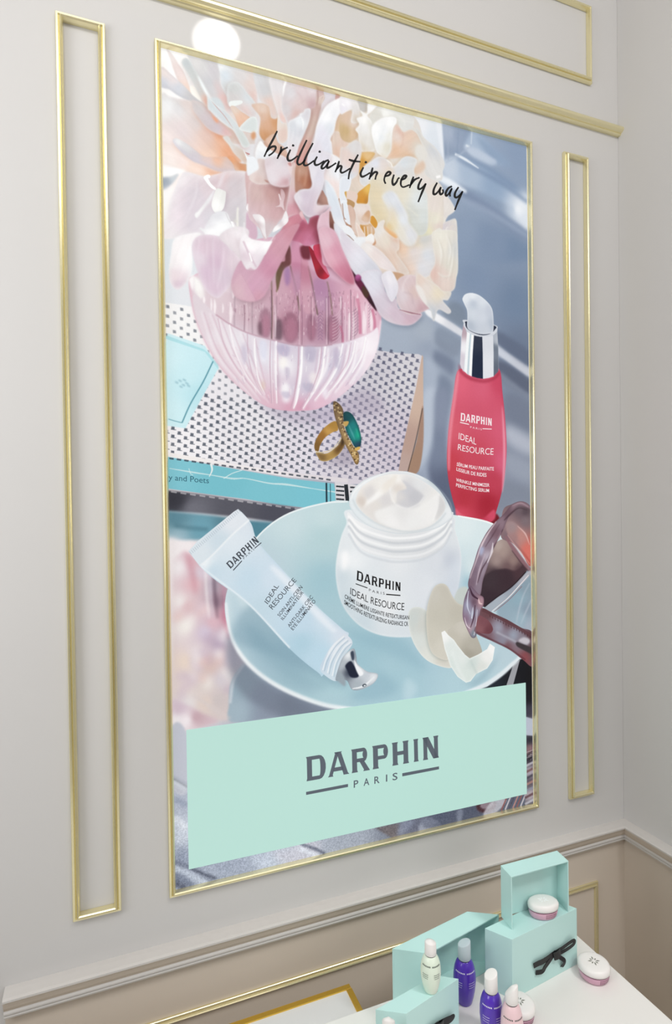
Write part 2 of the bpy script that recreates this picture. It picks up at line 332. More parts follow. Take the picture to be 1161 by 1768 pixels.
def paint_vase():
    cur[0] = 'V'
    body = [(30, 470), (60, 700), (110, 880), (200, 1080), (320, 1280), (470, 1450), (640, 1590), (800, 1680), (960, 1710), (1110, 1712), (1270, 1690), (1420, 1610), (1560, 1500), (1690, 1370), (1790, 1210), (1840, 1050), (1868, 820), (1820, 740), (1700, 560), (1500, 400), (1300, 200), (1000, 60), (600, 100), (300, 300), (80, 420)]
    S([(600, 1500), (900, 1660), (1300, 1700), (1700, 1500), (1900, 1700), (1500, 1800), (900, 1790)], '#A79BB0', f=10, a=.45)
    S(body, [(60, 560, '#E3D9DE'), (200, 950, '#E3D3D9'), (350, 1250, '#E2CDD5'), (600, 1500, '#E0C6CE'), (900, 1680, '#D9A9BC'), (500, 1000, '#E3DAE1'), (700, 1200, '#E0D6DE'), (900, 1250, '#E9E3EA'), (1200, 1300, '#DFD8E4'), (1500, 1300, '#E5DCE5'), (1750, 1200, '#F4ECF1'), (1300, 1640, '#E3B9CB'), (1600, 1450, '#E6CEDA'),
             (300, 650, '#E2D2D8'), (600, 780, '#D8C3CB'), (900, 600, '#D9B9C6'), (1100, 500, '#CF9FB4'), (1300, 600, '#C9A0BA'), (1600, 650, '#E3B9C9'), (1750, 760, '#EFD5DF'), (1000, 900, '#C294A5'), (1300, 930, '#BE9AAE'), (1850, 850, '#EAC9D7')], rim=('#D9A3B8', 9, .5))
    # stems and leaves seen through the glass
    S([(990, 130), (1010, 300), (930, 380), (880, 560), (865, 400), (940, 220)], [(960, 250, '#6B3A3C'), (880, 450, '#6E5A40')], f=1)
    for x0, y0, x1, y1, w_, c in ((1000, 330, 1090, 760, 14, '#6B5A4A'), (1165, 330, 1260, 800, 14, '#6B5F50'), (820, 470, 822, 1040, 12, '#8A7468'), (875, 430, 870, 580, 16, '#7A6A4C'), (1350, 480, 1400, 800, 14, '#8C7A6E'), (1100, 220, 1095, 460, 10, '#8B5A6A')):
        L([(x0, y0), ((x0+x1)/2+8, (y0+y1)/2), (x1, y1)], w_, c, a=.8, f=1)
    S([(1010, 100), (1090, 110), (1110, 400), (1070, 620), (1020, 500)], [(1050, 250, '#CB88A4'), (1060, 500, '#C9A3BC')], f=2, a=.8)
    S([(1110, 260), (1160, 250), (1200, 500), (1230, 760), (1130, 760), (1100, 480)], [(1150, 350, '#C98BA0'), (1160, 650, '#DDB9C6')], f=2, a=.85)
    S([(1220, 470), (1330, 470), (1360, 600), (1340, 760), (1250, 720)], [(1280, 550, '#BB93B6'), (1290, 680, '#C8A8C2')], f=3, a=.8)
    S([(940, 380), (990, 340), (1000, 470), (960, 520)], '#A887B6', f=3, a=.8)
    S([(1095, 150), (1180, 140), (1190, 260), (1150, 270), (1110, 250)], '#6C2233', f=2)
    S([(1175, 150), (1230, 200), (1350, 380), (1370, 430), (1320, 460), (1260, 430), (1220, 320)], [(1210, 220, '#8E0F28'), (1290, 380, '#7A0C20'), (1340, 430, '#C2253C'), (1250, 340, '#A81A30')])
    S([(1220, 140), (1290, 130), (1310, 260), (1370, 420), (1320, 370), (1240, 240)], [(1260, 180, '#C63A58'), (1330, 340, '#D06A85')])
    # speckled band and prints above the water line
    rng = np.random.default_rng(11)
    for k in range(420):
        x = rng.uniform(380, 1850); y = rng.uniform(560, 1000)
        lim = 1000 - ((x-1150)/760)**2*250
        if y > lim-20 or (x < 800 and y < 660): continue
        c = ['#8E6C7C', '#F4E4EA', '#B78AA0', '#FFF6F8'][k % 4]
        L([(x, y), (x+rng.uniform(-4, 4), y+rng.uniform(12, 40))], rng.uniform(4, 9), c, a=.5, f=0)
    for cx_, cy_, rx, ry in ((760, 880, 62, 150), (1000, 920, 85, 150), (1200, 920, 45, 130), (1400, 930, 70, 130)):
        S(EL(cx_, cy_, rx, ry), '#8E5F74', f=3, a=.55); S(EL(cx_+8, cy_+20, rx*.6, ry*.75), '#C08BA0', f=4, a=.7)
    for i in range(9):
        y = 780+i*30
        L([(1400, y+40), (1450, y+10), (1480, y-40)], 7, '#EAD3DE', a=.75); L([(1590, y-10), (1630, y-40), (1650, y-90)], 7, '#8F6F86', a=.6); L([(1745, y-100), (1770, y-140)], 8, '#9D8196', a=.55)
        L([(1262, y+20), (1285, y-6), (1310, y+20)], 6, '#8C6C92', a=.5)
    S([(860, 860), (915, 850), (920, 1020), (860, 1020)], '#5C4653', f=3, a=.7); S([(690, 900), (720, 860), (730, 980), (700, 990)], '#5B3F4C', f=3, a=.6)
    for x in (470, 640, 820, 870, 1080, 1200, 1340, 1490, 1610): L([(x, 620), (x-4, 820), (x, 1030)], 8, '#7D6675', a=.45, f=1)
    for x, y0, y1, w_ in ((175, 620, 690, 26), (245, 640, 770, 18), (278, 650, 790, 26), (430, 680, 880, 34), (455, 500, 640, 26), (355, 690, 780, 16), (855, 700, 1010, 14), (1560, 780, 1040, 30), (1600, 760, 1020, 14), (1700, 760, 980, 40), (1770, 760, 950, 36), (1640, 600, 760, 22), (1480, 620, 740, 16)):
        L([(x, y0), (x+4, (y0+y1)/2), (x, y1)], [w_*.3, w_, w_*.5], '#FFFBFC', a=.9, f=1)
    for x, y0, y1, w_ in ((1660, 640, 980, 28), (1800, 740, 960, 26), (1495, 900, 1060, 20)): L([(x-20, y0), (x+2, (y0+y1)/2), (x+6, y1)], w_, '#CF7F9B', a=.75, f=1)
    for x, y0, y1, c in ((560, 700, 960, '#8C6B7A'), (585, 680, 970, '#F6E9EE'), (820, 560, 1030, '#6E5A62'), (838, 620, 1030, '#EBD3DC'), (1085, 560, 1080, '#F7E6EC'), (1110, 700, 1085, '#9A7488'), (1345, 640, 1085, '#F9EEF2'), (1362, 560, 1080, '#8A6E7E'), (1212, 640, 900, '#F3DFE7'), (1492, 640, 1060, '#A56A84'), (1520, 680, 1060, '#FBF1F5'), (1575, 560, 1040, '#7E5A70'), (1720, 700, 980, '#FFFFFF')): L([(x, y0), (x+3, (y0+y1)/2), (x, y1)], 7, c, a=.75)
    S([(30, 470), (80, 420), (70, 560)], '#F9F6F6', f=2); S([(80, 430), (150, 500), (180, 620), (130, 640), (90, 560)], '#F7F5F3', f=3)
    S([(60, 600), (300, 560), (700, 640), (1000, 300), (1300, 420), (1700, 600), (1860, 800), (1830, 920), (1760, 970), (1590, 1040), (1280, 1090), (1060, 1085), (820, 1030), (590, 965), (420, 880), (290, 790), (180, 690)], [(200, 650, '#F4EEF0'), (700, 850, '#E3CDD5'), (1100, 700, '#DDBBC8'), (1300, 900, '#D9BBC9'), (1700, 800, '#EFD9E2')], f=3, a=.5, mul=True)
    # water line and the water body
    S([(90, 600), (180, 690), (290, 790), (420, 880), (590, 965), (820, 1030), (1060, 1085), (1280, 1090), (1450, 1075), (1590, 1040), (1760, 970), (1830, 920), (1840, 1060), (1790, 1210), (1690, 1370), (1560, 1500), (1420, 1610), (1270, 1685), (1110, 1706), (960, 1704), (800, 1675), (640, 1585), (470, 1445), (320, 1275), (200, 1075), (110, 875), (66, 700)],
      [(100, 720, '#DFD3D9'), (200, 900, '#E2D3DA'), (330, 1150, '#E4D3DA'), (300, 1000, '#E7DDE3'), (500, 1350, '#E3CFD8'), (480, 1050, '#E9E4EA'), (620, 1200, '#DDD5DF'), (620, 1450, '#E3CCD5'), (800, 1200, '#E6E3EC'), (820, 1600, '#DDB6C5'), (930, 1120, '#CFC5D6'), (960, 1280, '#F3F0F4'), (1000, 1500, '#D9CEDC'), (1130, 1250, '#DCD5E0'), (1180, 1150, '#CBC3D3'), (1150, 1480, '#CFC7D8'), (1300, 1300, '#E0D8E4'), (1390, 1300, '#D2CBDB'), (1480, 1250, '#DAD0DE'), (1600, 1250, '#E6DDE8'), (1740, 1100, '#FAF3F8'), (1750, 1250, '#F3E6EE'), (1500, 1500, '#E9D3DF'), (1280, 1620, '#E4BFD0'), (1100, 1690, '#D69FB6'), (1000, 1690, '#D8A6BA')], f=1)
    L([(290, 795), (420, 884), (590, 968), (820, 1034), (1060, 1088), (1280, 1094), (1400, 1080)], 12, '#B08092', a=.7, f=1)
    ribs = [(150, 760, 300, 1180, 640, 1580), (230, 780, 400, 1200, 720, 1620), (320, 840, 480, 1250, 760, 1600), (410, 900, 560, 1280, 800, 1640), (520, 960, 620, 1250, 760, 1560), (640, 1010, 680, 1250, 760, 1500), (810, 1040, 806, 1300, 830, 1640), (850, 1050, 850, 1300, 870, 1650)]
    for a_ in ribs: L([(a_[0], a_[1]), (a_[2], a_[3]), (a_[4], a_[5])], [14, 26, 10], '#F4EEF2', a=.55, f=2); L([(a_[0]+26, a_[1]+14), (a_[2]+30, a_[3]), (a_[4]+12, a_[5])], [8, 12, 6], '#C9A6B6', a=.5, f=1)
    for a_ in ((1110, 1100, 1095, 1350, 1030, 1690), (1330, 1100, 1300, 1350, 1190, 1560), (1290, 1120, 1250, 1400, 1120, 1700), (1360, 1110, 1340, 1300, 1220, 1540), (1470, 1100, 1420, 1330, 1230, 1620), (1560, 1080, 1500, 1350, 1330, 1600), (1640, 1060, 1590, 1300, 1420, 1540), (1740, 1040, 1690, 1250, 1560, 1460)):
        L([(a_[0], a_[1]), (a_[2], a_[3]), (a_[4], a_[5])], [16, 30, 18], '#FCF8FB', a=.75, f=1.5); L([(a_[0]-24, a_[1]), (a_[2]-26, a_[3]), (a_[4]-16, a_[5])], [8, 13, 8], '#BE97AE', a=.5, f=1.5)
    for x, y, rx, ry, c in ((950, 1510, 40, 70, '#FFFFFF'), (960, 1600, 36, 36, '#F7F5FA'), (930, 1250, 40, 60, '#FBF7F2'), (1180, 1190, 40, 60, '#BFB8CC'), (1440, 1240, 30, 90, '#C8BFD2'), (1220, 1400, 40, 60, '#F3ECEC'), (1330, 1540, 30, 50, '#F4F1F8'), (560, 1150, 30, 90, '#D3C9D8'), (740, 1150, 30, 110, '#EFEFF8'), (740, 1470, 14, 50, '#D9BFA8'), (930, 1120, 40, 30, '#BDB4CA'), (880, 1420, 12, 90, '#B9A3B6')):
        S(EL(x, y, rx, ry), c, f=4, a=.75)
    for pts_, c, w_, a_ in (([(1112, 1098), (1100, 1350), (1062, 1600), (1030, 1692)], '#FFFFFF', [14, 22, 20, 8], .85), ([(1334, 1098), (1305, 1330), (1230, 1520), (1120, 1690)], '#FFFFFF', [16, 22, 16, 6], .8), ([(1300, 1100), (1270, 1330), (1180, 1560), (1090, 1690)], '#C7A3B6', [10, 12, 10, 6], .7), ([(1080, 1100), (1072, 1350), (1030, 1600), (1000, 1690)], '#C9A5B6', [12, 14, 12, 6], .7), ([(865, 1045), (862, 1350), (872, 1640)], '#FDFAFC', [18, 16, 8], .8), ([(812, 1038), (806, 1300), (822, 1640)], '#BE9CAE', [10, 12, 8], .65), ([(660, 1020), (664, 1200), (700, 1420), (760, 1560)], '#FFFFFF', [12, 18, 10, 4], .7), ([(590, 970), (600, 1180), (650, 1400), (740, 1570)], '#C6A6B8', [10, 12, 8, 5], .6), ([(420, 890), (470, 1130), (580, 1370), (720, 1560)], '#F9F4F7', [12, 18, 12, 5], .7), ([(310, 830), (370, 1080), (500, 1320), (650, 1500)], '#CFAFBE', [10, 12, 10, 5], .6), ([(1500, 1075), (1450, 1290), (1340, 1480), (1230, 1610)], '#FFFFFF', [14, 18, 12, 5], .75), ([(1620, 1045), (1580, 1230), (1470, 1420), (1360, 1540)], '#FFFFFF', [14, 18, 12, 5], .75), ([(1580, 1060), (1540, 1250), (1430, 1430)], '#CDA9BC', [8, 12, 6], .6), ([(1720, 1010), (1680, 1190), (1590, 1350)], '#FFFFFF', [14, 20, 8], .8)):
        L(pts_, w_, c, a=a_)
    for x, y, w_, h_, c in ((930, 1140, 60, 50, '#BBB2CB'), (1190, 1170, 50, 70, '#BDB4C9'), (1440, 1210, 30, 90, '#C1B7CC'), (970, 1350, 24, 50, '#C4BACC'), (1170, 1490, 50, 40, '#B9B2C6'), (740, 1130, 34, 80, '#D9DAEA'), (560, 1190, 20, 80, '#CFC6D6'), (955, 1560, 40, 30, '#BFB6CC')): S([(x-w_, y-h_), (x+w_, y-h_*.8), (x+w_*.7, y+h_), (x-w_*.5, y+h_*.7)], c, f=2, a=.6)
    for k in range(90):
        x = rng.uniform(420, 1700); y = rng.uniform(1080, 1600)
        if (x-1050)**2/800**2 + (y-1050)**2/600**2 > .9: continue
        dx = (1000-x)*.05
        L([(x, y), (x+dx, y+rng.uniform(20, 60))], rng.uniform(4, 10), ['#FFFFFF', '#B7A6BE', '#E8C9D6'][k % 3], a=.4)
    L([(36, 480), (66, 700), (110, 880), (200, 1080), (320, 1280), (470, 1450)], 12, '#D9A9B8', a=.5, f=2)
    L([(1862, 850), (1840, 1050), (1790, 1210), (1690, 1370)], 12, '#F7E9F0', a=.8, f=2)
def paint_flower_left():
    petal[0] = True
    cur[0] = 'A'
    S([(30, -40), (600, 80), (1161, 220), (1161, 1161), (60, 1161)], [(80, 80, '#FFFFFF'), (300, 150, '#FFFDFB'), (150, 260, '#FEFBFA'), (100, 620, '#F8F7F7'), (500, 200, '#E6E5E5'), (900, 300, '#E4E3E5'), (1100, 600, '#E6DEDC'), (1000, 1000, '#E3D5CE'), (400, 900, '#E9DEDD')], sm=False)
    S([(118, 40), (190, 110), (260, 220), (330, 330), (400, 520), (420, 590), (380, 590), (280, 470), (210, 310), (170, 180)], [(160, 120, '#F4ECE9'), (240, 280, '#F1E2DF'), (380, 560, '#F6DFD2')], f=1.2)
    S([(400, 480), (460, 500), (530, 660), (420, 590)], '#FEFBF4', f=1)
    S([(60, 260), (160, 330), (250, 410), (330, 480), (430, 590), (560, 700), (480, 700), (350, 640), (250, 590), (150, 520), (40, 480)], [(80, 440, '#DDDFE8'), (250, 500, '#D9DCE3'), (400, 610, '#D3D1D2'), (100, 320, '#F3E8E5'), (200, 400, '#EFE6E6')], f=1, rim=('#C9CBD3', 5, .35, 0, -4))
    S([(60, 500), (130, 540), (300, 625), (260, 625), (150, 590), (60, 560)], '#FEFDFC', f=2)
    S([(60, 600), (160, 610), (300, 640), (450, 660), (600, 720), (700, 900), (820, 1080), (900, 1250), (1000, 1370), (700, 1450), (400, 1330), (60, 1240)],
      [(130, 700, '#EFF0F1'), (250, 750, '#E6E4E5'), (300, 1000, '#EBDFDF'), (600, 1050, '#EBCFC4'), (760, 1090, '#EFBE9F'), (450, 900, '#E4D9D7'), (90, 1100, '#F9EEEC'), (350, 690, '#EADEDA'), (850, 1250, '#EFB48F'), (600, 1350, '#F6D9C7'), (300, 1250, '#F2E3E0')], f=1.5)
    S([(75, 700), (130, 660), (170, 700), (110, 850), (75, 900)], '#F7F7F8', f=8)
    S([(420, 650), (520, 680), (610, 760), (660, 830), (740, 900), (880, 1030), (860, 1070), (760, 1060), (610, 985), (500, 860), (430, 760)], [(480, 730, '#D8D2D2'), (600, 880, '#DBD0D3'), (700, 980, '#D8CCD1'), (840, 1040, '#E6C0BE')], rim=('#EADAD6', 6, .5), sh=('#E2B59C', 6, .5, 4, 8))
    S([(380, 100), (710, 200), (750, 330), (750, 450), (850, 600), (890, 740), (850, 800), (700, 660), (600, 560), (490, 370), (430, 240)], [(470, 210, '#E6E4E3'), (560, 260, '#DDDCDC'), (650, 300, '#D9D5D9'), (620, 420, '#D7D7DA'), (700, 520, '#DADBDD'), (800, 640, '#E8CFCB')], f=1, rim=('#ECECEC', 6, .4))
    S([(300, 190), (330, 152), (385, 170), (450, 280), (510, 380), (600, 560), (640, 700), (580, 710), (510, 600), (460, 500), (380, 350), (310, 240)], [(340, 190, '#D2D8DA'), (420, 330, '#D6D9D8'), (500, 500, '#D9D6D4'), (590, 680, '#EDC9BA')], rim=('#E9ECEB', 5, .5), sh=('#CFC6C2', 5, .4, -3, 3))
    S([(485, 350), (560, 470), (620, 590), (600, 600), (530, 480)], '#F6FBFC', f=2)
    S([(700, 400), (760, 520), (830, 650), (780, 660), (700, 520)], '#EBC9C6', f=6, a=.6)
    S([(640, 620), (730, 620), (790, 700), (800, 770), (700, 720)], '#D9E0E3', f=2)
    S([(600, 580), (640, 630), (700, 700), (800, 760), (900, 860), (980, 960), (1060, 1080), (1100, 1180), (1020, 1200), (950, 1080), (900, 1000), (830, 950), (740, 880), (640, 780), (605, 740)], [(650, 720, '#DEE6E9'), (780, 850, '#DBE0E4'), (880, 900, '#E0E5E6'), (1020, 1080, '#DDE2DF')], rim=('#F2F5F5', 4, .7), sh=('#DDB2A4', 5, .5, -4, 5))
    L([(650, 660), (720, 740), (800, 830), (900, 975)], 7, '#CE9E98', a=.8, taper=(.2, .4))
    S([(655, 825), (725, 885), (718, 915), (680, 880)], '#F1AE8B', f=2)
    S([(720, 190), (780, 210), (900, 270), (1100, 290), (1180, 310), (1180, 760), (1060, 560), (990, 470), (900, 490), (850, 620), (770, 480), (748, 340)], [(740, 230, '#FAFBFC'), (800, 350, '#DDE5EC'), (1000, 360, '#E4E0E0'), (1100, 470, '#E8DAD5'), (870, 500, '#DADEDE'), (1150, 600, '#E9CFC8')], rim=('#EFF3F6', 6, .5))
    S([(850, 460), (940, 430), (1000, 470), (1070, 560), (1140, 640), (1180, 720), (1180, 860), (1080, 840), (1000, 790), (880, 730), (840, 680), (830, 560)], [(900, 500, '#D8DAD9'), (900, 620, '#DDD9D8'), (1080, 620, '#DFE4E7'), (1050, 780, '#E8D3CF'), (1150, 760, '#E2DBDB')], rim=('#EEF2F3', 5, .6), sh=('#D5B7AE', 6, .5, -3, 5))
    S([(868, 660), (1000, 650), (1000, 690), (870, 722)], '#F0F4F2')
    S([(870, 730), (920, 715), (1000, 780), (1110, 860), (1050, 920), (980, 970), (930, 850)], [(920, 750, '#EAD9CC'), (1000, 850, '#EDC9B2'), (1020, 920, '#EBC0A6')])
    S([(980, 965), (1100, 850), (1180, 860), (1180, 1020), (1020, 1010)], '#DDE3E2', rim=('#F2F5F3', 4, .6))
    cur[0] = 'B'
    S([(40, 420), (240, 420), (340, 560), (330, 740), (240, 810), (190, 860), (120, 770), (130, 580), (60, 480)], [(150, 480, '#EBD6C8'), (220, 650, '#E2B799'), (300, 640, '#DBA679'), (190, 810, '#D8A376'), (160, 570, '#E3C2AC')])
    S([(20, 780), (60, 740), (80, 800), (40, 840)], '#DFA87E', f=2)
    S([(50, 30), (240, 90), (270, 300), (340, 560), (260, 580), (230, 450), (140, 390), (100, 300)], [(80, 120, '#DCDDE0'), (170, 250, '#D6D6D8'), (250, 420, '#E8CFC4')], f=1, rim=('#E9E8E9', 7, .5))
    S([(235, 90), (430, 140), (400, 250), (390, 480), (430, 590), (440, 660), (370, 610), (330, 500), (280, 330)], [(330, 200, '#EAE7E9'), (350, 430, '#E9DEDC'), (410, 600, '#EBCCC4')], rim=('#F6F6F6', 5, .4))
    S([(420, 140), (800, 235), (800, 420), (770, 480), (640, 510), (560, 570), (470, 640), (430, 580), (388, 470), (400, 250)], [(480, 280, '#E0DDE0'), (440, 480, '#DCD7D9'), (620, 420, '#E2D0CF'), (740, 430, '#D6B7BA'), (640, 260, '#E4D6D8'), (720, 215, '#E9E0E3'), (560, 550, '#E1C2BC')], rim=('#ECE6E8', 4, .5))
    L([(560, 270), (620, 350), (640, 440)], 16, '#DBC6C8', a=.6, f=2); L([(640, 200), (680, 280), (690, 380)], 10, '#DCC8CB', a=.6, f=2)
    L([(432, 150), (410, 220), (398, 330)], [26, 22, 4], '#FFFFFF', f=1)
    S([(800, 235), (890, 262), (890, 360), (830, 520), (790, 700), (740, 850), (700, 1000), (640, 1180), (480, 1180), (560, 960), (640, 800), (710, 600), (730, 480), (780, 440)], [(840, 290, '#DABFBD'), (800, 450, '#D2B3AC'), (740, 680, '#D9C5BA'), (650, 950, '#DDAFA5'), (840, 380, '#E2D2C8'), (590, 1120, '#DDA9A4')])
    L([(805, 260), (810, 340), (795, 430)], [8, 14, 8], '#B9938E', a=.8, f=1); L([(820, 350), (880, 320), (850, 420)], [6, 16, 6], '#E7D9CF', a=.8)
    L([(770, 560), (720, 720), (640, 900)], 26, '#E4D7CC', a=.6, f=4); L([(740, 500), (735, 620), (680, 760)], 14, '#C59E98', a=.5, f=3)
    S([(885, 265), (1040, 300), (1020, 380), (890, 470), (860, 500), (850, 430), (890, 350)], [(950, 310, '#E2DDE3'), (880, 440, '#E9E4E8')])
    S([(1025, 300), (1100, 322), (1020, 375)], '#DBB4AE')
    S([(1190, 480), (1060, 530), (1015, 620), (990, 740), (960, 830), (970, 1190), (1300, 1190), (1300, 700)], [(1100, 600, '#E0C4AA'), (1130, 760, '#DFC193'), (1060, 830, '#E4CDC0'), (1050, 980, '#E3BDA5'), (1100, 1100, '#E7D3CA')])
    S([(985, 760), (1030, 735), (1090, 770), (1161, 860), (1200, 1000), (1150, 1180), (990, 1180), (980, 900)], [(1020, 800, '#E5D3C6'), (1100, 850, '#E4CDC0'), (1040, 1000, '#E5C6B3'), (1140, 1050, '#E8D8D0')], rim=('#EFE4DA', 4, .6))
    S([(1190, 310), (1060, 345), (920, 425), (850, 530), (790, 680), (760, 850), (700, 1000), (690, 1190), (960, 1190), (975, 900), (955, 830), (1000, 740), (1025, 620), (1065, 540), (1150, 505), (1200, 510), (1250, 420)], [(1050, 400, '#FEFEFF'), (900, 560, '#FEFEFF'), (850, 760, '#EDECF5'), (900, 900, '#E5E5EE'), (800, 930, '#E8E2EA'), (1150, 420, '#ECEAF2'), (960, 700, '#E6EAF0'), (760, 1100, '#E9DFE5'), (920, 1080, '#DEE8EE')], rim=('#FFFFFF', 5, .6), sh=('#BF9A94', 7, .5, -5, 5))
    L([(1080, 400), (1120, 440)], [6, 16], '#FFFFFF', f=2)
    S([(340, 540), (380, 640), (440, 650), (450, 830), (370, 880), (330, 760)], [(360, 650, '#EADFD6'), (420, 760, '#E7D0C6')], rim=('#F2EDE8', 3, .6))
    S([(470, 620), (530, 590), (590, 560), (600, 530), (640, 520), (655, 480), (710, 470), (725, 520), (700, 640), (640, 780), (590, 900), (560, 1000), (500, 1120), (430, 1020), (450, 850), (460, 700)], [(510, 680, '#DEE1E6'), (600, 620, '#EFF3F6'), (680, 560, '#E0DDE2'), (550, 850, '#E6E4E8'), (480, 950, '#E9E0E2'), (600, 760, '#DCDDE3')], rim=('#F8F9FB', 4, .7), sh=('#C9A39C', 5, .5, 4, 4))
    L([(605, 560), (635, 630), (630, 720)], [6, 14, 6], '#FFFFFF', a=.8, f=1); L([(545, 660), (540, 780), (520, 860)], 10, '#CFD2DA', a=.7, f=2)
    S([(230, 800), (300, 770), (340, 870), (430, 950), (460, 1100), (300, 1180), (200, 1000), (170, 880)], [(280, 850, '#E4C4B0'), (380, 950, '#DDBBA8'), (330, 1050, '#E6D0CB')])
    S([(130, 850), (200, 920), (330, 1000), (430, 1050), (520, 1200), (300, 1260), (110, 1230), (70, 1000)], [(130, 900, '#F8FAFB'), (200, 1050, '#E9ECF0'), (380, 1100, '#EBE4E8')], rim=('#FFFFFF', 5, .6), sh=('#CDA791', 5, .6, 3, -4))
    cur[0] = 'C'
    S([(60, 60), (230, 110), (330, 200), (430, 280), (560, 330), (700, 390), (820, 400), (700, 440), (560, 460), (350, 400), (60, 340)], [(150, 250, '#FCF2ED'), (450, 370, '#FBE5D8'), (690, 410, '#F5C8AC'), (300, 240, '#F8E9E4')], f=3)
    S([(60, 330), (200, 345), (350, 385), (270, 420), (60, 490)], '#FFFFFF', f=3)
    S([(70, 475), (180, 450), (262, 418), (200, 520), (70, 620)], [(100, 530, '#B0B9C6'), (200, 450, '#D3DADF')], f=1.5)
    S([(190, 30), (220, 3), (280, 18), (380, 80), (470, 150), (560, 215), (700, 225), (840, 225), (900, 300), (950, 390), (820, 405), (700, 382), (560, 322), (430, 272), (320, 190), (230, 100)], [(220, 40, '#F5F6F6'), (330, 120, '#E2E1E3'), (450, 220, '#DCD5DB'), (600, 270, '#EAD5D1'), (720, 245, '#F3C7AC'), (830, 330, '#E2CDC7')], rim=('#D3CBD6', 5, .5, 0, -6), sh=('#EBC6B2', 5, .4, 0, 4))
    S([(780, -10), (860, 90), (940, 205), (1060, 305), (1090, 240), (1040, 150), (900, 60), (850, -20)], [(850, 60, '#E0DEDB'), (960, 200, '#DFD2C8'), (1050, 270, '#DEC6B6')], rim=('#EDEBE8', 4, .5))
    S([(835, 222), (900, 212), (980, 290), (1070, 312), (1062, 390), (940, 388), (900, 300)], [(880, 232, '#F2B184'), (1000, 340, '#DDA076'), (1060, 325, '#D9A882'), (930, 370, '#E9C6AE')], f=1)
    S([(1020, 130), (1075, 215), (1160, 230), (1180, 400), (1110, 430), (1070, 380), (1075, 290)], [(1100, 280, '#E9F0F6'), (1090, 400, '#F1F3F6')], rim=('#FFF', 4, .5))
    S([(1045, 165), (1100, 185), (1080, 195)], '#C88A88')
    S([(350, 395), (560, 450), (700, 425), (820, 390), (900, 385), (1060, 400), (1080, 560), (1075, 1161), (900, 1200), (700, 1200), (500, 1161), (60, 1180), (100, 980), (150, 760), (220, 580), (280, 450)],
      [(300, 480, '#F3EBEE'), (250, 700, '#EADFE5'), (450, 650, '#DED5DC'), (560, 560, '#E3D6DB'), (700, 480, '#E0CDD3'), (200, 900, '#EEE3E9'), (450, 1000, '#E4DCE3'), (650, 950, '#E0DCE2'), (900, 550, '#DAD1D5'), (950, 800, '#DAD4D9'), (1000, 980, '#D6D2D6'), (110, 1050, '#F5EFF2'), (400, 800, '#E1D7DF'), (760, 420, '#E3C4C4')], rim=('#FFFDFD', 12, .55), f=1)
    S([(60, 620), (100, 610), (200, 560), (150, 760), (100, 980), (60, 1100)], '#FFFFFF', f=6, a=.9)
    L([(480, 490), (470, 650), (420, 780), (330, 980)], [10, 18, 10], '#EDE7EC', a=.8, f=2); L([(500, 500), (495, 660), (440, 800)], 8, '#CFC5D0', a=.5, f=2); L([(270, 620), (230, 850), (190, 1050)], 16, '#F1EAEF', a=.6, f=3); L([(560, 700), (470, 880), (380, 1060)], 14, '#D8CFDA', a=.5, f=3)
    S([(1050, 400), (1161, 500), (1180, 1020), (1080, 870), (1062, 700)], [(1110, 600, '#DEC0BF'), (1140, 800, '#D8ACB3')], f=1)
    S([(1060, 880), (1110, 950), (1180, 1040), (1180, 1180), (1070, 1180)], '#DABACA', f=1)
    S([(820, 395), (790, 480), (760, 560), (720, 590), (740, 500), (770, 430)], '#EADFE3', f=2)
    S([(555, 460), (600, 430), (635, 440), (630, 470), (610, 470), (640, 530), (700, 590), (690, 610), (640, 580), (590, 520)], '#FEFDFD')
    S([(690, 600), (650, 720), (560, 830), (490, 930), (460, 932), (455, 890), (500, 850), (570, 760), (640, 660)], [(470, 910, '#FFFFFF'), (620, 700, '#F4F2F5')])
    S([(720, 590), (800, 620), (820, 650), (800, 800), (760, 860), (690, 875), (650, 800), (660, 720), (690, 630)], [(690, 780, '#FDFDFB'), (780, 680, '#F1F1EE')], sh=('#CFC6CE', 5, .5, 4, 4))
    S([(590, 1010), (680, 880), (820, 870), (880, 1000), (900, 1060), (850, 1105), (740, 1155), (600, 1165), (560, 1110), (508, 1070), (520, 1048), (560, 1065)], [(720, 920, '#E8E8EC'), (760, 1040, '#FDFEFE'), (650, 1110, '#FFFFFF'), (620, 1000, '#EDECF0')], f=1)
    L([(815, 880), (850, 960), (890, 1020)], 6, '#C9C4C8', a=.7)
    S([(876, 985), (900, 985), (935, 1050), (905, 1055)], '#FFF'); L([(960, 815), (955, 900), (955, 1045)], [22, 26, 30], '#EFEDE7', f=1); L([(920, 960), (945, 990)], 40, '#E2DFD8', a=.8, f=2)
    S([(1080, 765), (1098, 870), (1058, 830)], '#FBFAFB')
    cur[0] = 'D'
    S([(0, 330), (100, 330), (240, 330), (370, 365), (480, 345), (470, 480), (440, 620), (430, 700), (360, 770), (260, 900), (185, 990), (130, 870), (50, 790), (-10, 690)], [(100, 450, '#DCC1BE'), (250, 450, '#CDA5A2'), (400, 420, '#BA8A88'), (150, 650, '#DCBFC1'), (300, 680, '#DAB6B9'), (60, 720, '#E0C8CE'), (230, 850, '#DACBCE'), (430, 560, '#C4989A')], rim=('#EBD9DB', 5, .5))
    for x in (130, 200, 260, 320): L([(x, 380), (x+6, 520), (x-6, 660)], 8, '#C6A09E', a=.35, f=2)
    S([(370, 400), (400, 405), (422, 470), (405, 560), (412, 645), (375, 605), (305, 605), (360, 570), (343, 455), (365, 470), (375, 500)], [(390, 450, '#DDBFC2'), (370, 590, '#E8D3D6')])
    L([(350, 450), (370, 520)], 10, '#F3E8E9')
    S([(-20, 30), (90, 50), (115, 150), (60, 205), (-20, 230)], '#EFF2F5', f=1)
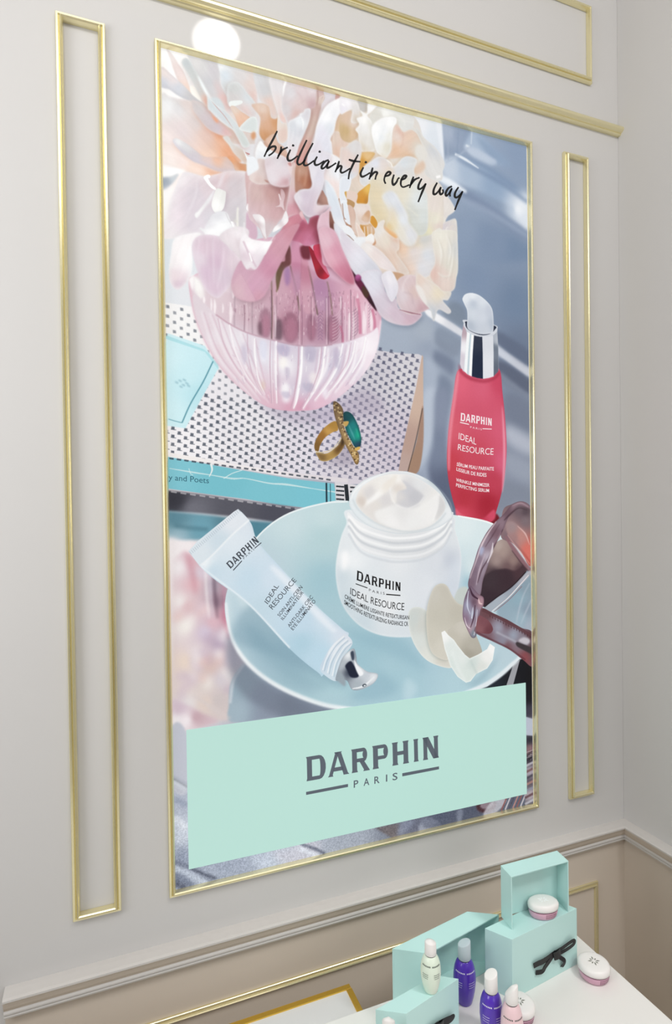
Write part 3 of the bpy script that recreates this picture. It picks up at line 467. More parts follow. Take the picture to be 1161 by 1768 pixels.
    S([(100, 40), (200, 60), (215, 200), (245, 315), (200, 335), (100, 335), (10, 290), (3, 240), (50, 200), (112, 150)], [(150, 180, '#E1D2CF'), (100, 290, '#DFC9C4'), (30, 260, '#EBDDD9')], rim=('#F0E6E2', 4, .6))
    S([(180, 285), (230, 300), (245, 325), (200, 310)], '#C79A8E', f=1)
    S([(195, 40), (420, 20), (490, 130), (512, 220), (482, 270), (470, 355), (370, 372), (250, 332), (208, 220)], [(350, 80, '#E3DCE0'), (280, 260, '#EAE2E6'), (430, 230, '#DFCBD1'), (440, 310, '#D5AFB4'), (360, 330, '#DDBEC3')], rim=('#EFE6EA', 4, .5), sh=('#9C6F70', 6, .5, 0, 6))
    S([(210, 130), (470, 120), (500, 200), (380, 260), (340, 320), (240, 310)], '#E9E1E6', f=4, a=.7)
    S([(450, 90), (500, 80), (520, 160), (490, 230), (465, 170)], '#E9D9DA', f=1); S([(455, 90), (475, 120), (500, 120), (490, 80)], '#D29C98', f=1)
    S([(520, 80), (565, 170), (545, 300), (590, 600), (610, 690), (520, 705), (455, 725), (435, 645), (460, 480), (480, 330)], [(520, 300, '#E0CAC9'), (480, 500, '#E1C4CA'), (530, 620, '#D9A3AE'), (540, 180, '#DFC6BF')], rim=('#EEDDDD', 3, .6))
    S([(555, 110), (690, 90), (725, 250), (725, 380), (600, 402), (555, 445), (538, 350)], [(620, 180, '#CCA38E'), (660, 300, '#BD7F60'), (580, 370, '#BE8F7C'), (700, 320, '#B06F55')])
    L([(690, 110), (670, 250), (650, 360)], 16, '#D9AE98', a=.7, f=1.5); L([(600, 160), (580, 300)], 12, '#DDB9A8', a=.6, f=2)
    S([(850, 410), (900, 470), (950, 575), (800, 585)], [(870, 500, '#BD9385'), (830, 560, '#A98074')])
    S([(960, -20), (1180, 150), (1180, 400), (1120, 420), (1105, 545), (1030, 505), (980, 385), (890, 310), (880, 180)], [(1050, 220, '#F0F2F6'), (1000, 350, '#F3E4E1'), (1080, 450, '#F3E1D8'), (1130, 300, '#EEF0F2')], rim=('#FBFBFC', 4, .5))
    S([(1050, 510), (1100, 545), (1125, 700), (1150, 790), (1090, 670)], '#C39A84'); S([(1120, 420), (1170, 400), (1180, 560), (1150, 530)], '#D9A74E')
    S([(940, 660), (1000, 700), (1015, 790), (1005, 925), (950, 860)], [(970, 730, '#9A6A5C'), (985, 850, '#7E4A40')])
    S([(885, 285), (980, 365), (1050, 515), (1092, 650), (1112, 740), (1180, 810), (1180, 960), (1100, 890), (1010, 800), (960, 655), (920, 520)], [(970, 480, '#E2E9F1'), (1040, 680, '#E0E5EE'), (1100, 820, '#EEF0F4'), (1160, 900, '#E6E9EF')], rim=('#F7F9FB', 4, .6))
    S([(1110, 740), (1135, 735), (1150, 800), (1190, 830), (1190, 860), (1150, 830)], '#B98F7E')
    S([(1000, 790), (1100, 880), (1190, 980), (1190, 1200), (1100, 1180), (1050, 1040), (1010, 930)], [(1080, 960, '#E6E8EF'), (1140, 1080, '#E3E3EC')])
    S([(700, -20), (960, -20), (885, 200), (885, 300), (850, 420), (790, 575), (900, 580), (950, 585), (885, 655), (800, 712), (710, 727), (640, 685), (570, 585), (527, 490), (560, 432), (640, 395), (712, 390), (742, 330), (718, 220)], [(800, 80, '#E6E3EB'), (810, 250, '#E3DFE9'), (650, 480, '#DBCEDB'), (570, 480, '#E9E3E9'), (700, 640, '#D8C9D5'), (870, 620, '#E4CFD6'), (740, 200, '#EDEAF0')], rim=('#F4F0F4', 4, .6), sh=('#9B6A6E', 6, .5, -2, 6))
    S([(780, 560), (860, 590), (930, 590), (860, 650), (770, 680)], '#E9DCE1', f=3, a=.7)
    S([(300, 990), (390, 850), (460, 735), (590, 685), (640, 730), (560, 860), (490, 985), (430, 1161), (400, 1250), (180, 1200), (240, 1090)], [(540, 760, '#D48C9C'), (400, 950, '#DAA5B3'), (300, 1100, '#DDA9BB'), (480, 900, '#D68D9F'), (430, 800, '#D99AA6')])
    S([(590, 690), (620, 650), (640, 700), (690, 805), (640, 770)], [(620, 680, '#EBC9CC'), (680, 780, '#D8899F')])
    S([(625, 755), (690, 805), (722, 730), (825, 708), (805, 850), (835, 1012), (760, 1052), (660, 1062), (590, 1022), (495, 985), (560, 860)], [(760, 780, '#A84F62'), (620, 830, '#BF627C'), (700, 950, '#CF7E9C'), (790, 930, '#B55A75'), (600, 960, '#CB7592'), (690, 1040, '#D98FB0')], rim=('#D893AE', 4, .4))
    S([(835, 700), (900, 655), (960, 600), (945, 680), (952, 860), (1015, 922), (1065, 1020), (1110, 1180), (1180, 1300), (900, 1300), (850, 1161), (822, 980), (800, 830)], [(870, 760, '#E7C6D2'), (880, 900, '#EDD2DE'), (1010, 1000, '#E4ABBF'), (900, 1080, '#E8C0D3'), (930, 650, '#E4BFC9'), (1050, 1150, '#E3A8BE')], rim=('#F3DDE6', 4, .5), sh=('#8A3350', 6, .4, -5, 0))
    S([(40, 705), (90, 690), (135, 700), (182, 755), (192, 880), (203, 975), (170, 940), (130, 850)], [(80, 730, '#EFE9EB'), (150, 760, '#FFFFFF'), (180, 900, '#F3EEF0'), (110, 800, '#D9C9CC')])
    S([(430, 650), (462, 750), (440, 800), (390, 840), (330, 880), (275, 902), (300, 840), (350, 800), (380, 760)], [(430, 700, '#F5F1F2'), (330, 870, '#FFFFFF'), (420, 780, '#F9F7F8'), (380, 800, '#E3D6DA')])
    S([(-20, 970), (40, 1000), (150, 1015), (240, 1010), (305, 930), (280, 1030), (250, 1090), (180, 1170), (20, 1180)], '#FCFBFC')
    cur[0] = 'H'
    S([(125, 95), (240, 55), (310, 60), (250, 130), (250, 260), (230, 360), (160, 442), (110, 422), (85, 340), (100, 200)], [(180, 200, '#FCF8F8'), (130, 350, '#F0E2E6'), (160, 410, '#E0CCD8'), (230, 250, '#FFFFFF'), (110, 250, '#F7F2F3')], rim=('#FFFFFF', 6, .6))
    S([(245, 140), (300, 70), (440, 80), (520, 170), (582, 240), (560, 320), (520, 400), (440, 495), (390, 492), (330, 430), (270, 280)], [(330, 150, '#E3CEDA'), (400, 250, '#DBC1D3'), (450, 350, '#DCCBD8'), (390, 430, '#E1CBDA'), (300, 230, '#E6D9E2'), (530, 260, '#E7D7DF'), (350, 330, '#DFC8D9')], rim=('#F3EAF0', 8, .6))
    for p_ in ([(300, 90), (285, 200), (300, 320)], [(390, 100), (395, 250), (400, 400)], [(350, 120), (345, 220)], [(470, 150), (450, 300), (420, 430)]): L(p_, [6, 12, 4], '#F3E9F0', a=.55, f=2)
    S([(435, 75), (540, 10), (640, 40), (600, 180), (610, 280), (575, 230), (500, 150)], [(500, 100, '#EDE4E8'), (580, 120, '#E6DADF'), (560, 60, '#F3EDF0')], f=1)
    S([(535, 480), (518, 380), (580, 245), (620, 302), (690, 300), (760, 190), (830, 60), (985, -10), (940, 95), (860, 260), (800, 370), (750, 480), (690, 522), (600, 520)], [(850, 120, '#DBA7B7'), (700, 400, '#DCAEC4'), (600, 350, '#DDB5C7'), (570, 450, '#E0BFC9'), (700, 490, '#DDABBD'), (780, 300, '#D89EB6'), (920, 40, '#DB9FAE'), (640, 440, '#D9A9C2')], sh=('#8F6A78', 7, .35, 2, 5))
    L([(590, 340), (640, 430), (690, 515)], 5, '#CF9DB4', a=.7); S([(545, 380), (590, 340), (680, 515), (600, 515), (550, 480)], '#E2C0CB', f=2, a=.5)
    S([(600, 40), (650, 90), (730, 108), (800, 110), (822, 80), (760, 180), (690, 300), (650, 292), (620, 302), (580, 220), (575, 130)], [(650, 140, '#FFFDFE'), (700, 250, '#EDE3EA'), (620, 220, '#E6D6DF'), (780, 130, '#FFFFFF'), (640, 270, '#F4EDF1')])
    L([(600, 110), (640, 200), (690, 290)], 12, '#DDC7D3', a=.9, f=1); L([(640, 190), (660, 250)], 10, '#FFFFFF', a=.9)
    S([(530, -25), (560, 30), (545, 30)], '#EDE9EA'); L([(605, -20), (606, 60)], 8, '#F3F0F2', a=.6)
def paint_flower_right():
    cur[0] = 'b'
    S([(100, 200), (430, 330), (500, 460), (565, 520), (620, 610), (580, 680), (625, 800), (680, 870), (640, 910), (628, 945), (682, 925), (692, 1000), (690, 1250), (600, 1330), (230, 1300), (120, 1100), (60, 800), (70, 500), (50, 260)],
      [(560, 580, '#E2E0DD'), (540, 780, '#E7DED9'), (630, 860, '#E9E3DE'), (630, 1050, '#E1DDD6'), (300, 400, '#E7E4DF'), (300, 800, '#E9DFCB'), (450, 500, '#E4DDD6'), (100, 600, '#E4D3C6'), (400, 1100, '#EAD9CB'), (560, 950, '#EDE9DD'), (150, 1050, '#EADCD2')], rim=('#F3F1EE', 5, .4))
    S([(460, 400), (500, 460), (570, 520), (620, 610), (590, 670), (540, 640), (520, 560), (480, 480)], [(500, 450, '#E6E3E0'), (570, 560, '#DDDEDF'), (600, 620, '#E3E2E0')], rim=('#EEEDEB', 5, .5))
    S([(530, 720), (590, 760), (640, 800), (678, 868), (640, 905), (560, 930), (520, 960), (510, 840)], [(560, 800, '#E9DFDA'), (640, 860, '#ECE7E2'), (560, 900, '#E3D8D6')], rim=('#F1EDE9', 4, .5))
    S([(620, 945), (685, 925), (655, 950), (690, 960), (692, 1080), (690, 1250), (600, 1180), (560, 1080), (570, 990)], [(600, 980, '#DCD4D8'), (650, 1050, '#E8E4DA'), (620, 1150, '#E3DFD3')], rim=('#EFEDE8', 4, .5))
    rng = np.random.default_rng(21)
    for k in range(26):
        x, y = rng.uniform(560, 680), rng.uniform(960, 1200)
        L([(x, y), (x+rng.uniform(-16, 16), y+rng.uniform(8, 26)), (x+rng.uniform(-24, 24), y+rng.uniform(24, 50))], rng.uniform(4, 10), ['#F6F4EE', '#CFC9BE', '#E9DFD6'][k % 3], a=.6, f=1)
    cur[0] = 'E'
    S([(190, 150), (310, 185), (320, 280), (230, 310), (200, 240)], '#CFCCC9', f=1)
    S([(-20, 320), (110, 290), (120, 420), (195, 440), (185, 600), (80, 665), (-20, 590)], [(50, 380, '#E3C9B3'), (40, 520, '#D6BA8B'), (140, 570, '#E4C8A8'), (140, 430, '#E7D7CE')])
    S([(-20, 118), (110, 130), (180, 195), (208, 300), (192, 425), (105, 425), (125, 280), (60, 300), (-20, 325)], [(60, 200, '#F7F5F9'), (150, 260, '#E6E3E1'), (160, 380, '#E4DBD1'), (20, 270, '#EDEAF2')], rim=('#FFF', 4, .5))
    L([(0, 210), (30, 235)], 14, '#FFFFFF', f=1)
    S([(410, 220), (560, 270), (820, 345), (845, 450), (800, 530), (700, 510), (640, 385), (530, 355), (420, 400), (350, 470), (330, 350)], [(520, 300, '#F2F2F0'), (700, 400, '#E6E6E2'), (420, 330, '#E2E0D9'), (780, 450, '#E3E3E1')], rim=('#F4F4F2', 4, .4))
    S([(500, 240), (520, 300), (560, 350), (480, 350)], '#F7F7F4', f=2); L([(640, 340), (730, 400), (740, 470)], 10, '#F0EFEC', a=.7, f=2)
    S([(212, 285), (290, 322), (300, 215), (340, 200), (412, 228), (340, 310), (300, 348), (350, 420), (385, 560), (395, 750), (240, 775), (200, 665), (190, 565), (158, 512), (202, 450), (172, 382), (240, 350)], [(230, 380, '#FEFDFB'), (270, 500, '#F1F0EF'), (300, 650, '#E9E6E1'), (250, 745, '#E4D8C5'), (340, 260, '#FFFFFF'), (350, 480, '#EAE8E2')], rim=('#FFFFFF', 4, .6), sh=('#C9B08C', 5, .4, -4, 2))
    S([(356, 470), (430, 400), (520, 362), (625, 368), (645, 430), (600, 520), (585, 750), (520, 850), (420, 790), (390, 720), (350, 560)], [(390, 480, '#FFFFFF'), (560, 420, '#FDFDFD'), (450, 600, '#EAEEF1'), (540, 720, '#E6E1D2'), (410, 580, '#FFFFFF'), (500, 520, '#F3F5F7'), (560, 580, '#F1F0EA')], rim=('#FFFFFF', 5, .7), sh=('#CBBFA8', 6, .4, 2, 3))
    S([(600, 525), (650, 450), (720, 540), (800, 515), (900, 540), (960, 680), (930, 850), (780, 835), (540, 858), (580, 750)], [(650, 590, '#EADBD2'), (630, 760, '#ECC9AC'), (780, 600, '#EBD2BF'), (880, 720, '#E4DACD'), (720, 800, '#EBCDB4'), (690, 540, '#E9C9BB')], rim=('#EFE4DA', 4, .5))
    L([(715, 545), (720, 640), (690, 740)], 9, '#DDBBA6', a=.7, f=2)
    S([(800, 490), (900, 515), (960, 600), (1060, 700), (1140, 780), (1175, 900), (1175, 1110), (1000, 1060), (955, 900), (1000, 800), (930, 660), (880, 560)], [(940, 640, '#E6E2DC'), (1080, 760, '#D9DBDE'), (1080, 950, '#E4E3E1'), (950, 850, '#E9E6E2')], rim=('#F0EFEC', 4, .5))
    S([(890, 690), (960, 700), (1000, 800), (970, 880), (880, 860), (860, 760)], '#E7E4DE', f=3)
    S([(850, 970), (950, 880), (980, 960), (900, 1040), (840, 1010)], '#E5CDB9', f=3)
    S([(205, 800), (385, 785), (340, 870), (250, 960), (200, 1035)], [(300, 825, '#EBC994'), (240, 900, '#DDA447'), (220, 980, '#E0AB55')])
    S([(40, 720), (150, 638), (222, 680), (232, 775), (210, 900), (190, 1035), (100, 1110), (-20, 1180), (-20, 760)], [(130, 720, '#E2E0E0'), (100, 900, '#E9D6D0'), (60, 1060, '#DFE4EB'), (40, 800, '#EAD9D2')], rim=('#F2EFEC', 4, .5))
    S([(240, 980), (350, 880), (440, 828), (530, 865), (600, 950), (720, 842), (800, 828), (885, 870), (850, 980), (820, 1180), (260, 1180)], [(390, 900, '#E5E8F1'), (490, 920, '#E8DED9'), (560, 1000, '#E9DBCB'), (420, 1100, '#EBDBC1'), (720, 900, '#E1E6EA'), (660, 1000, '#DFE0E2'), (300, 1040, '#E2E6ED'), (780, 1080, '#E5E2DD')], rim=('#F6F6F8', 4, .6), sh=('#D9B98E', 5, .4, 0, -4))
    L([(530, 870), (575, 910), (595, 955)], 14, '#F8F6F2', f=1); L([(1161, 1060), (1110, 1075)], 30, '#FDFCFB', f=1)
    cur[0] = 'F'
    S([(1000, 130), (1180, 90), (1180, 620), (1050, 665), (890, 670), (990, 580)], [(1080, 300, '#EAE1DA'), (1100, 480, '#EDE9DA'), (990, 630, '#EDE8C8'), (1140, 560, '#E6D8D0')])
    S([(320, 30), (500, -20), (800, -20), (985, 150), (1010, 300), (1005, 600), (890, 665), (780, 540), (560, 580), (420, 530), (380, 450), (325, 350)], [(420, 200, '#E9DBBD'), (560, 250, '#ECE6D8'), (700, 160, '#EAE4D4'), (900, 250, '#E3E8E9'), (960, 450, '#E0E5E3'), (430, 420, '#E7D9B9'), (850, 420, '#DBDDD7'), (930, 600, '#DDE0DA')], rim=('#F0F0EA', 4, .5))
    L([(700, 290), (800, 360), (900, 440)], 10, '#EDEBE0', a=.8, f=1.5)
    S([(660, 700), (760, 770), (870, 760), (1080, 650), (1095, 850), (1105, 1000), (1040, 1130), (900, 1180), (780, 1110), (680, 930)], [(710, 820, '#EFD3BC'), (850, 850, '#E9E0DD'), (1000, 900, '#DFE2E7'), (950, 1050, '#E3E3E7'), (800, 1050, '#EBD7CA'), (900, 740, '#EADFCF')], rim=('#EFEDEB', 4, .4))
    S([(900, 690), (1000, 650), (1060, 700), (960, 790)], '#CFD3D3', f=8, a=.7)
    S([(1070, 655), (1180, 610), (1180, 1110), (1090, 1070), (1105, 900)], [(1120, 750, '#EDE9DF'), (1130, 950, '#E9E5DB')], rim=('#F7F5F0', 4, .5))
    S([(470, 210), (560, 138), (640, 175), (700, 280), (775, 420), (792, 520), (885, 640), (892, 690), (850, 775), (760, 782), (620, 655), (510, 570), (560, 450), (540, 350)], [(600, 230, '#E5E8EE'), (660, 350, '#DEE2E9'), (590, 500, '#ECE1C5'), (720, 480, '#E9EDF2'), (800, 650, '#E6E7EB'), (540, 550, '#EFD6A4'), (700, 650, '#EBE6DB')], rim=('#F3F4F5', 5, .5), f=3, sh=('#D9C9A0', 6, .35, 4, 4))
    S([(560, 340), (640, 380), (620, 480), (560, 500)], '#E9DCC6', f=8, a=.8)
    S([(495, 555), (560, 600), (645, 660), (645, 720), (580, 690)], '#EFC08A', f=3)
    S([(390, 590), (450, 500), (505, 490), (495, 590), (620, 695), (665, 700), (675, 820), (645, 880), (760, 1040), (785, 1120), (650, 1100), (560, 940), (430, 830), (385, 750)], [(430, 600, '#ECE8E3'), (520, 720, '#ECE3D6'), (620, 780, '#EBDCD2'), (600, 900, '#E8D2C3'), (710, 1040, '#E9D9CE'), (640, 700, '#EAC8B4')], rim=('#F5F1EB', 4, .6), sh=('#D3A98A', 5, .4, 3, 3))
    S([(180, 290), (180, 180), (240, 120), (330, 60), (312, 190), (292, 292)], [(240, 240, '#E2A034'), (305, 110, '#EDC467'), (200, 200, '#E0A548'), (290, 270, '#C98F3A')])
    S([(365, 435), (418, 520), (390, 578), (318, 480)], '#DEA23C'); S([(215, 530), (335, 530), (385, 640), (270, 690)], [(250, 600, '#D39A4B'), (330, 580, '#DFBFA0')])
    for x in (262, 300, 345): L([(x, 560), (x+8, 660)], 14, '#E9D6C4', a=.9)
    S([(135, 315), (180, 290), (300, 300), (335, 350), (335, 480), (310, 535), (210, 532), (160, 420)], [(220, 350, '#EADFD9'), (270, 490, '#E5D0C3')], rim=('#F4EEE9', 3, .6))
    S([(228, 475), (300, 375), (332, 400), (312, 505)], [(300, 410, '#D9B08C'), (260, 470, '#E4C9B3')], f=1)
    S([(75, 140), (182, 180), (152, 292), (60, 250)], '#E8D4CA'); S([(58, 238), (148, 280), (130, 345), (70, 315)], '#C59D6C')
    S([(-20, 0), (105, -10), (82, 130), (30, 160), (62, 275), (-20, 290)], '#E5E9F0', rim=('#F4F6F9', 3, .5))
    S([(-10, 275), (40, 258), (72, 330), (112, 520), (60, 535), (20, 450)], '#E7ECF2', rim=('#F8FAFB', 3, .6)); S([(70, 310), (132, 340), (162, 430), (152, 560), (185, 665), (110, 575), (90, 450)], [(110, 400, '#E0C3B4'), (150, 600, '#E5CDBF')])
    L([(5, 290), (20, 440), (45, 480)], 10, '#A9806C', a=.8); L([(45, 510), (70, 540), (105, 560), (100, 600), (140, 640), (185, 675)], [6, 16, 20, 12, 6, 4], '#BD8F72', a=.85)
    S([(5, 555), (100, 570), (172, 700), (200, 780), (60, 690)], '#EFF1F4'); L([(18, 638), (80, 672), (140, 728)], [4, 12, 8], '#9C7C70', a=.9)
    S([(165, 515), (222, 580), (285, 695), (230, 705), (190, 680)], '#EBD8CC', rim=('#F8F2EE', 2, .6))
    S([(150, 700), (285, 690), (270, 780), (200, 800)], '#EEF0F3', f=1); S([(278, 690), (350, 645), (385, 720), (340, 785), (290, 765)], '#F4F2F0')
    S([(380, 690), (400, 760), (350, 790), (385, 740)], '#D29E78', f=1)
    S([(225, 805), (300, 755), (430, 825), (560, 955), (645, 1095), (580, 1085), (450, 1045), (340, 925)], [(400, 880, '#ECE0DD'), (520, 1000, '#EEE4E3'), (300, 790, '#F2EDEA')], rim=('#F8F4F2', 3, .6), sh=('#D9AE94', 5, .4, 3, -2))
    S([(-20, 610), (100, 700), (230, 812), (330, 920), (440, 1050), (470, 1180), (180, 1135), (90, 1045), (15, 920)], [(60, 780, '#E2DAE4'), (200, 930, '#EAE9F1'), (320, 1070, '#DCDDE6'), (150, 760, '#E9E6EC')], rim=('#F1F0F5', 4, .4))
    cur[0] = 'G'
    S([(600, 315), (700, 335), (670, 390), (640, 370)], '#D0AA8A', f=1)
    S([(900, 350), (940, 240), (920, 100), (930, 0), (1092, 0), (1112, 80), (1112, 200), (1102, 380), (1080, 455), (1000, 470)], [(1000, 100, '#ECE7DC'), (1050, 250, '#E5E1D6'), (1000, 350, '#E6D7CF'), (930, 330, '#EACDC3'), (1095, 150, '#DBDCDB'), (980, 30, '#EEEBE0')], rim=('#F4F2EC', 3, .5))
    for p_ in ([(960, 60), (990, 160), (980, 260)], [(1030, 30), (1060, 140), (1040, 260)], [(1080, 120), (1070, 260), (1040, 380)], [(960, 320), (1010, 350), (1060, 340)]): L(p_, [6, 12, 4], '#F7F5EF', a=.7, f=1.5); L([(x+12, y+6) for x, y in p_], [4, 8, 3], '#C9C3B6', a=.45, f=1.5)
    S([(370, 330), (520, 305), (560, 470), (640, 520), (670, 600), (835, 630), (800, 695), (730, 727), (620, 712), (530, 662), (480, 580), (430, 470)], [(430, 420, '#E7E5EF'), (520, 560, '#DCD2DD'), (620, 650, '#DBC8D5'), (760, 680, '#D8BCC9'), (480, 350, '#E3E3EC'), (590, 690, '#E3D6DF')], rim=('#E9DDE6', 4, .5), sh=('#8C93A3', 6, .4, 4, 6))
    S([(640, 500), (650, 380), (730, 335), (810, 360), (800, 450), (905, 575), (880, 605), (780, 645), (700, 625), (655, 570)], [(720, 380, '#E4D1D3'), (690, 500, '#E2D6DB'), (760, 560, '#DDC8CD'), (840, 600, '#D3B1B8'), (780, 470, '#E2CBC6')], rim=('#EEE3E5', 4, .5))
    L([(665, 605), (760, 630), (830, 642)], [4, 12, 6], '#AD7E8B', a=.85); L([(740, 340), (700, 400), (690, 470)], 10, '#F0E7E8', a=.6, f=2); L([(700, 470), (760, 490), (770, 560)], 9, '#CDB6BC', a=.6, f=2)
    S([(800, 325), (880, 370), (960, 420), (1000, 460), (1065, 470), (1040, 530), (1000, 535), (1062, 610), (1040, 637), (965, 605), (930, 695), (905, 610), (850, 545), (800, 440)], [(870, 430, '#EAE0D9'), (960, 480, '#EEE3CF'), (1010, 590, '#DEDCDF'), (920, 640, '#CDD2D9'), (830, 380, '#EAD9CE')], rim=('#F4EFE9', 4, .5))
    S([(790, 420), (840, 440), (880, 560), (830, 520)], '#F0ECE9', f=2, a=.8)
    S([(528, 340), (600, 305), (652, 400), (652, 470), (612, 542), (580, 510), (550, 430)], [(590, 370, '#EFECF1'), (610, 480, '#E6E3EC'), (550, 400, '#E4E0E9')], rim=('#F7F5F8', 3, .6), sh=('#B9AEBE', 5, .4, -3, 3))
    S([(285, 285), (330, 340), (372, 380), (432, 480), (492, 615), (430, 545), (360, 445), (318, 380)], [(310, 320, '#4A0E28'), (360, 410, '#7A1B4C'), (400, 470, '#4E1430'), (460, 560, '#3A0A20')])
    S(EL(347, 360, 24, 26), [(345, 350, '#C46AA6'), (355, 375, '#8C2C66')], f=1); S([(385, 420), (430, 480), (410, 515), (380, 470)], '#5A3A2C', f=1)
    S([(45, -10), (160, -10), (232, 150), (302, 310), (322, 402), (270, 402), (160, 305), (90, 205)], [(100, 80, '#EAC6D2'), (180, 150, '#E2A7BB'), (230, 340, '#D68AA2'), (120, 200, '#E9B8C7'), (270, 380, '#CF7E96')], rim=('#F1D5DF', 3, .4), sh=('#7A2440', 5, .35, -4, 3))
def paint_serum():
    petal[0] = False
    cur[0] = 'f'
    S([(720, 640), (860, 690), (930, 650), (950, 720), (860, 740), (780, 700)], [(860, 700, '#8E1828'), (920, 680, '#6E1522')], f=2)
    cur[0] = 'p'
    S([(792, 638), (782, 685), (774, 740), (771, 790), (773, 825), (779, 855), (786, 880), (789, 890), (792, 899), (818, 907), (845, 902), (852, 894), (857, 880), (864, 856), (870, 825), (874, 780), (872, 730), (867, 680), (860, 636), (830, 650)],
      [(792, 660, '#E0647C'), (830, 670, '#D9607A'), (862, 660, '#CB4763'), (780, 740, '#D85E70'), (776, 800, '#C9404F'), (820, 780, '#CB4A5E'), (866, 740, '#D85D78'), (870, 800, '#DA6180'), (800, 860, '#B93243'), (840, 870, '#A92236'), (820, 720, '#D2566F'), (795, 890, '#D2485E'), (850, 830, '#C13F55')], rim=('#B8304A', 6, .35))
    S([(787, 650), (792, 650), (779, 750), (776, 810), (772, 800), (774, 740)], '#EE8C9C', f=2, a=.8); S([(866, 700), (872, 760), (871, 820), (866, 850), (868, 780)], '#EFA2B4', f=2, a=.8)
    S([(786, 878), (800, 890), (830, 896), (852, 880), (852, 898), (822, 906), (792, 900)], [(795, 890, '#E0647A'), (830, 900, '#C23A52'), (850, 890, '#D24B66')], f=1.5)
    cur[0] = 'X'
    S([(285, 880), (320, 960), (420, 1030), (570, 1070), (690, 1040), (750, 970), (760, 1010), (690, 1070), (570, 1100), (410, 1065), (300, 980)], '#A02940', f=3, a=.7)
    S([(340, 420), (310, 560), (298, 880), (330, 960), (430, 1025), (570, 1055), (690, 1030), (752, 960), (748, 700), (735, 470), (560, 560), (400, 500)], '#C9CED9', sm=False)
    for q_, c in (([(340, 400), (320, 540), (298, 880), (312, 930), (340, 960), (365, 700), (380, 520)], [(335, 480, '#B9A3AD'), (315, 800, '#D7CFD9'), (350, 700, '#F2F1F5')]), ([(380, 500), (365, 700), (345, 960), (380, 1000), (400, 700), (415, 520)], '#F6F9FA'), ([(415, 520), (395, 750), (380, 1000), (405, 1012), (418, 750), (432, 530)], '#C3D3DB'), ([(432, 530), (415, 750), (402, 1012), (438, 1028), (448, 750), (462, 545)], '#FBFCFC'),
                  ([(462, 540), (448, 750), (436, 1026), (500, 1045), (568, 1055), (566, 750), (560, 555), (510, 550)], [(500, 580, '#2B3346'), (500, 900, '#17233C')]), ([(560, 555), (566, 750), (568, 1055), (640, 1045), (694, 1026), (694, 750), (688, 545), (620, 560)], [(620, 620, '#DCDFE6'), (630, 900, '#E4E6EC')]), ([(688, 545), (694, 750), (694, 1026), (750, 965), (748, 700), (732, 470), (715, 520)], [(710, 700, '#6F7988'), (735, 600, '#B9BFC9'), (720, 950, '#5F6878')])):
        S(q_, c, sm=False, f=0)
    S([(340, 400), (360, 360), (700, 420), (738, 470), (715, 520), (640, 555), (540, 560), (430, 530), (350, 450)], '#D5D9E1'); S([(362, 410), (390, 380), (700, 430), (705, 480), (640, 530), (540, 540), (430, 500), (375, 455)], '#1C2438')
    S([(330, 100), (360, 60), (430, 44), (520, 70), (610, 140), (670, 220), (690, 320), (690, 490), (640, 525), (540, 530), (440, 500), (382, 450), (385, 340), (380, 250), (350, 180), (328, 130)], [(360, 100, '#E6EBF1'), (440, 70, '#E9EDF3'), (450, 170, '#BFC8D5'), (560, 140, '#DCE2EA'), (640, 250, '#C7CEDA'), (450, 300, '#D3DAE3'), (560, 330, '#D2D8E2'), (680, 400, '#B9C2CF'), (600, 480, '#CBD1DB'), (410, 430, '#B6BFCC')], rim=('#F3F5F8', 3, .5))
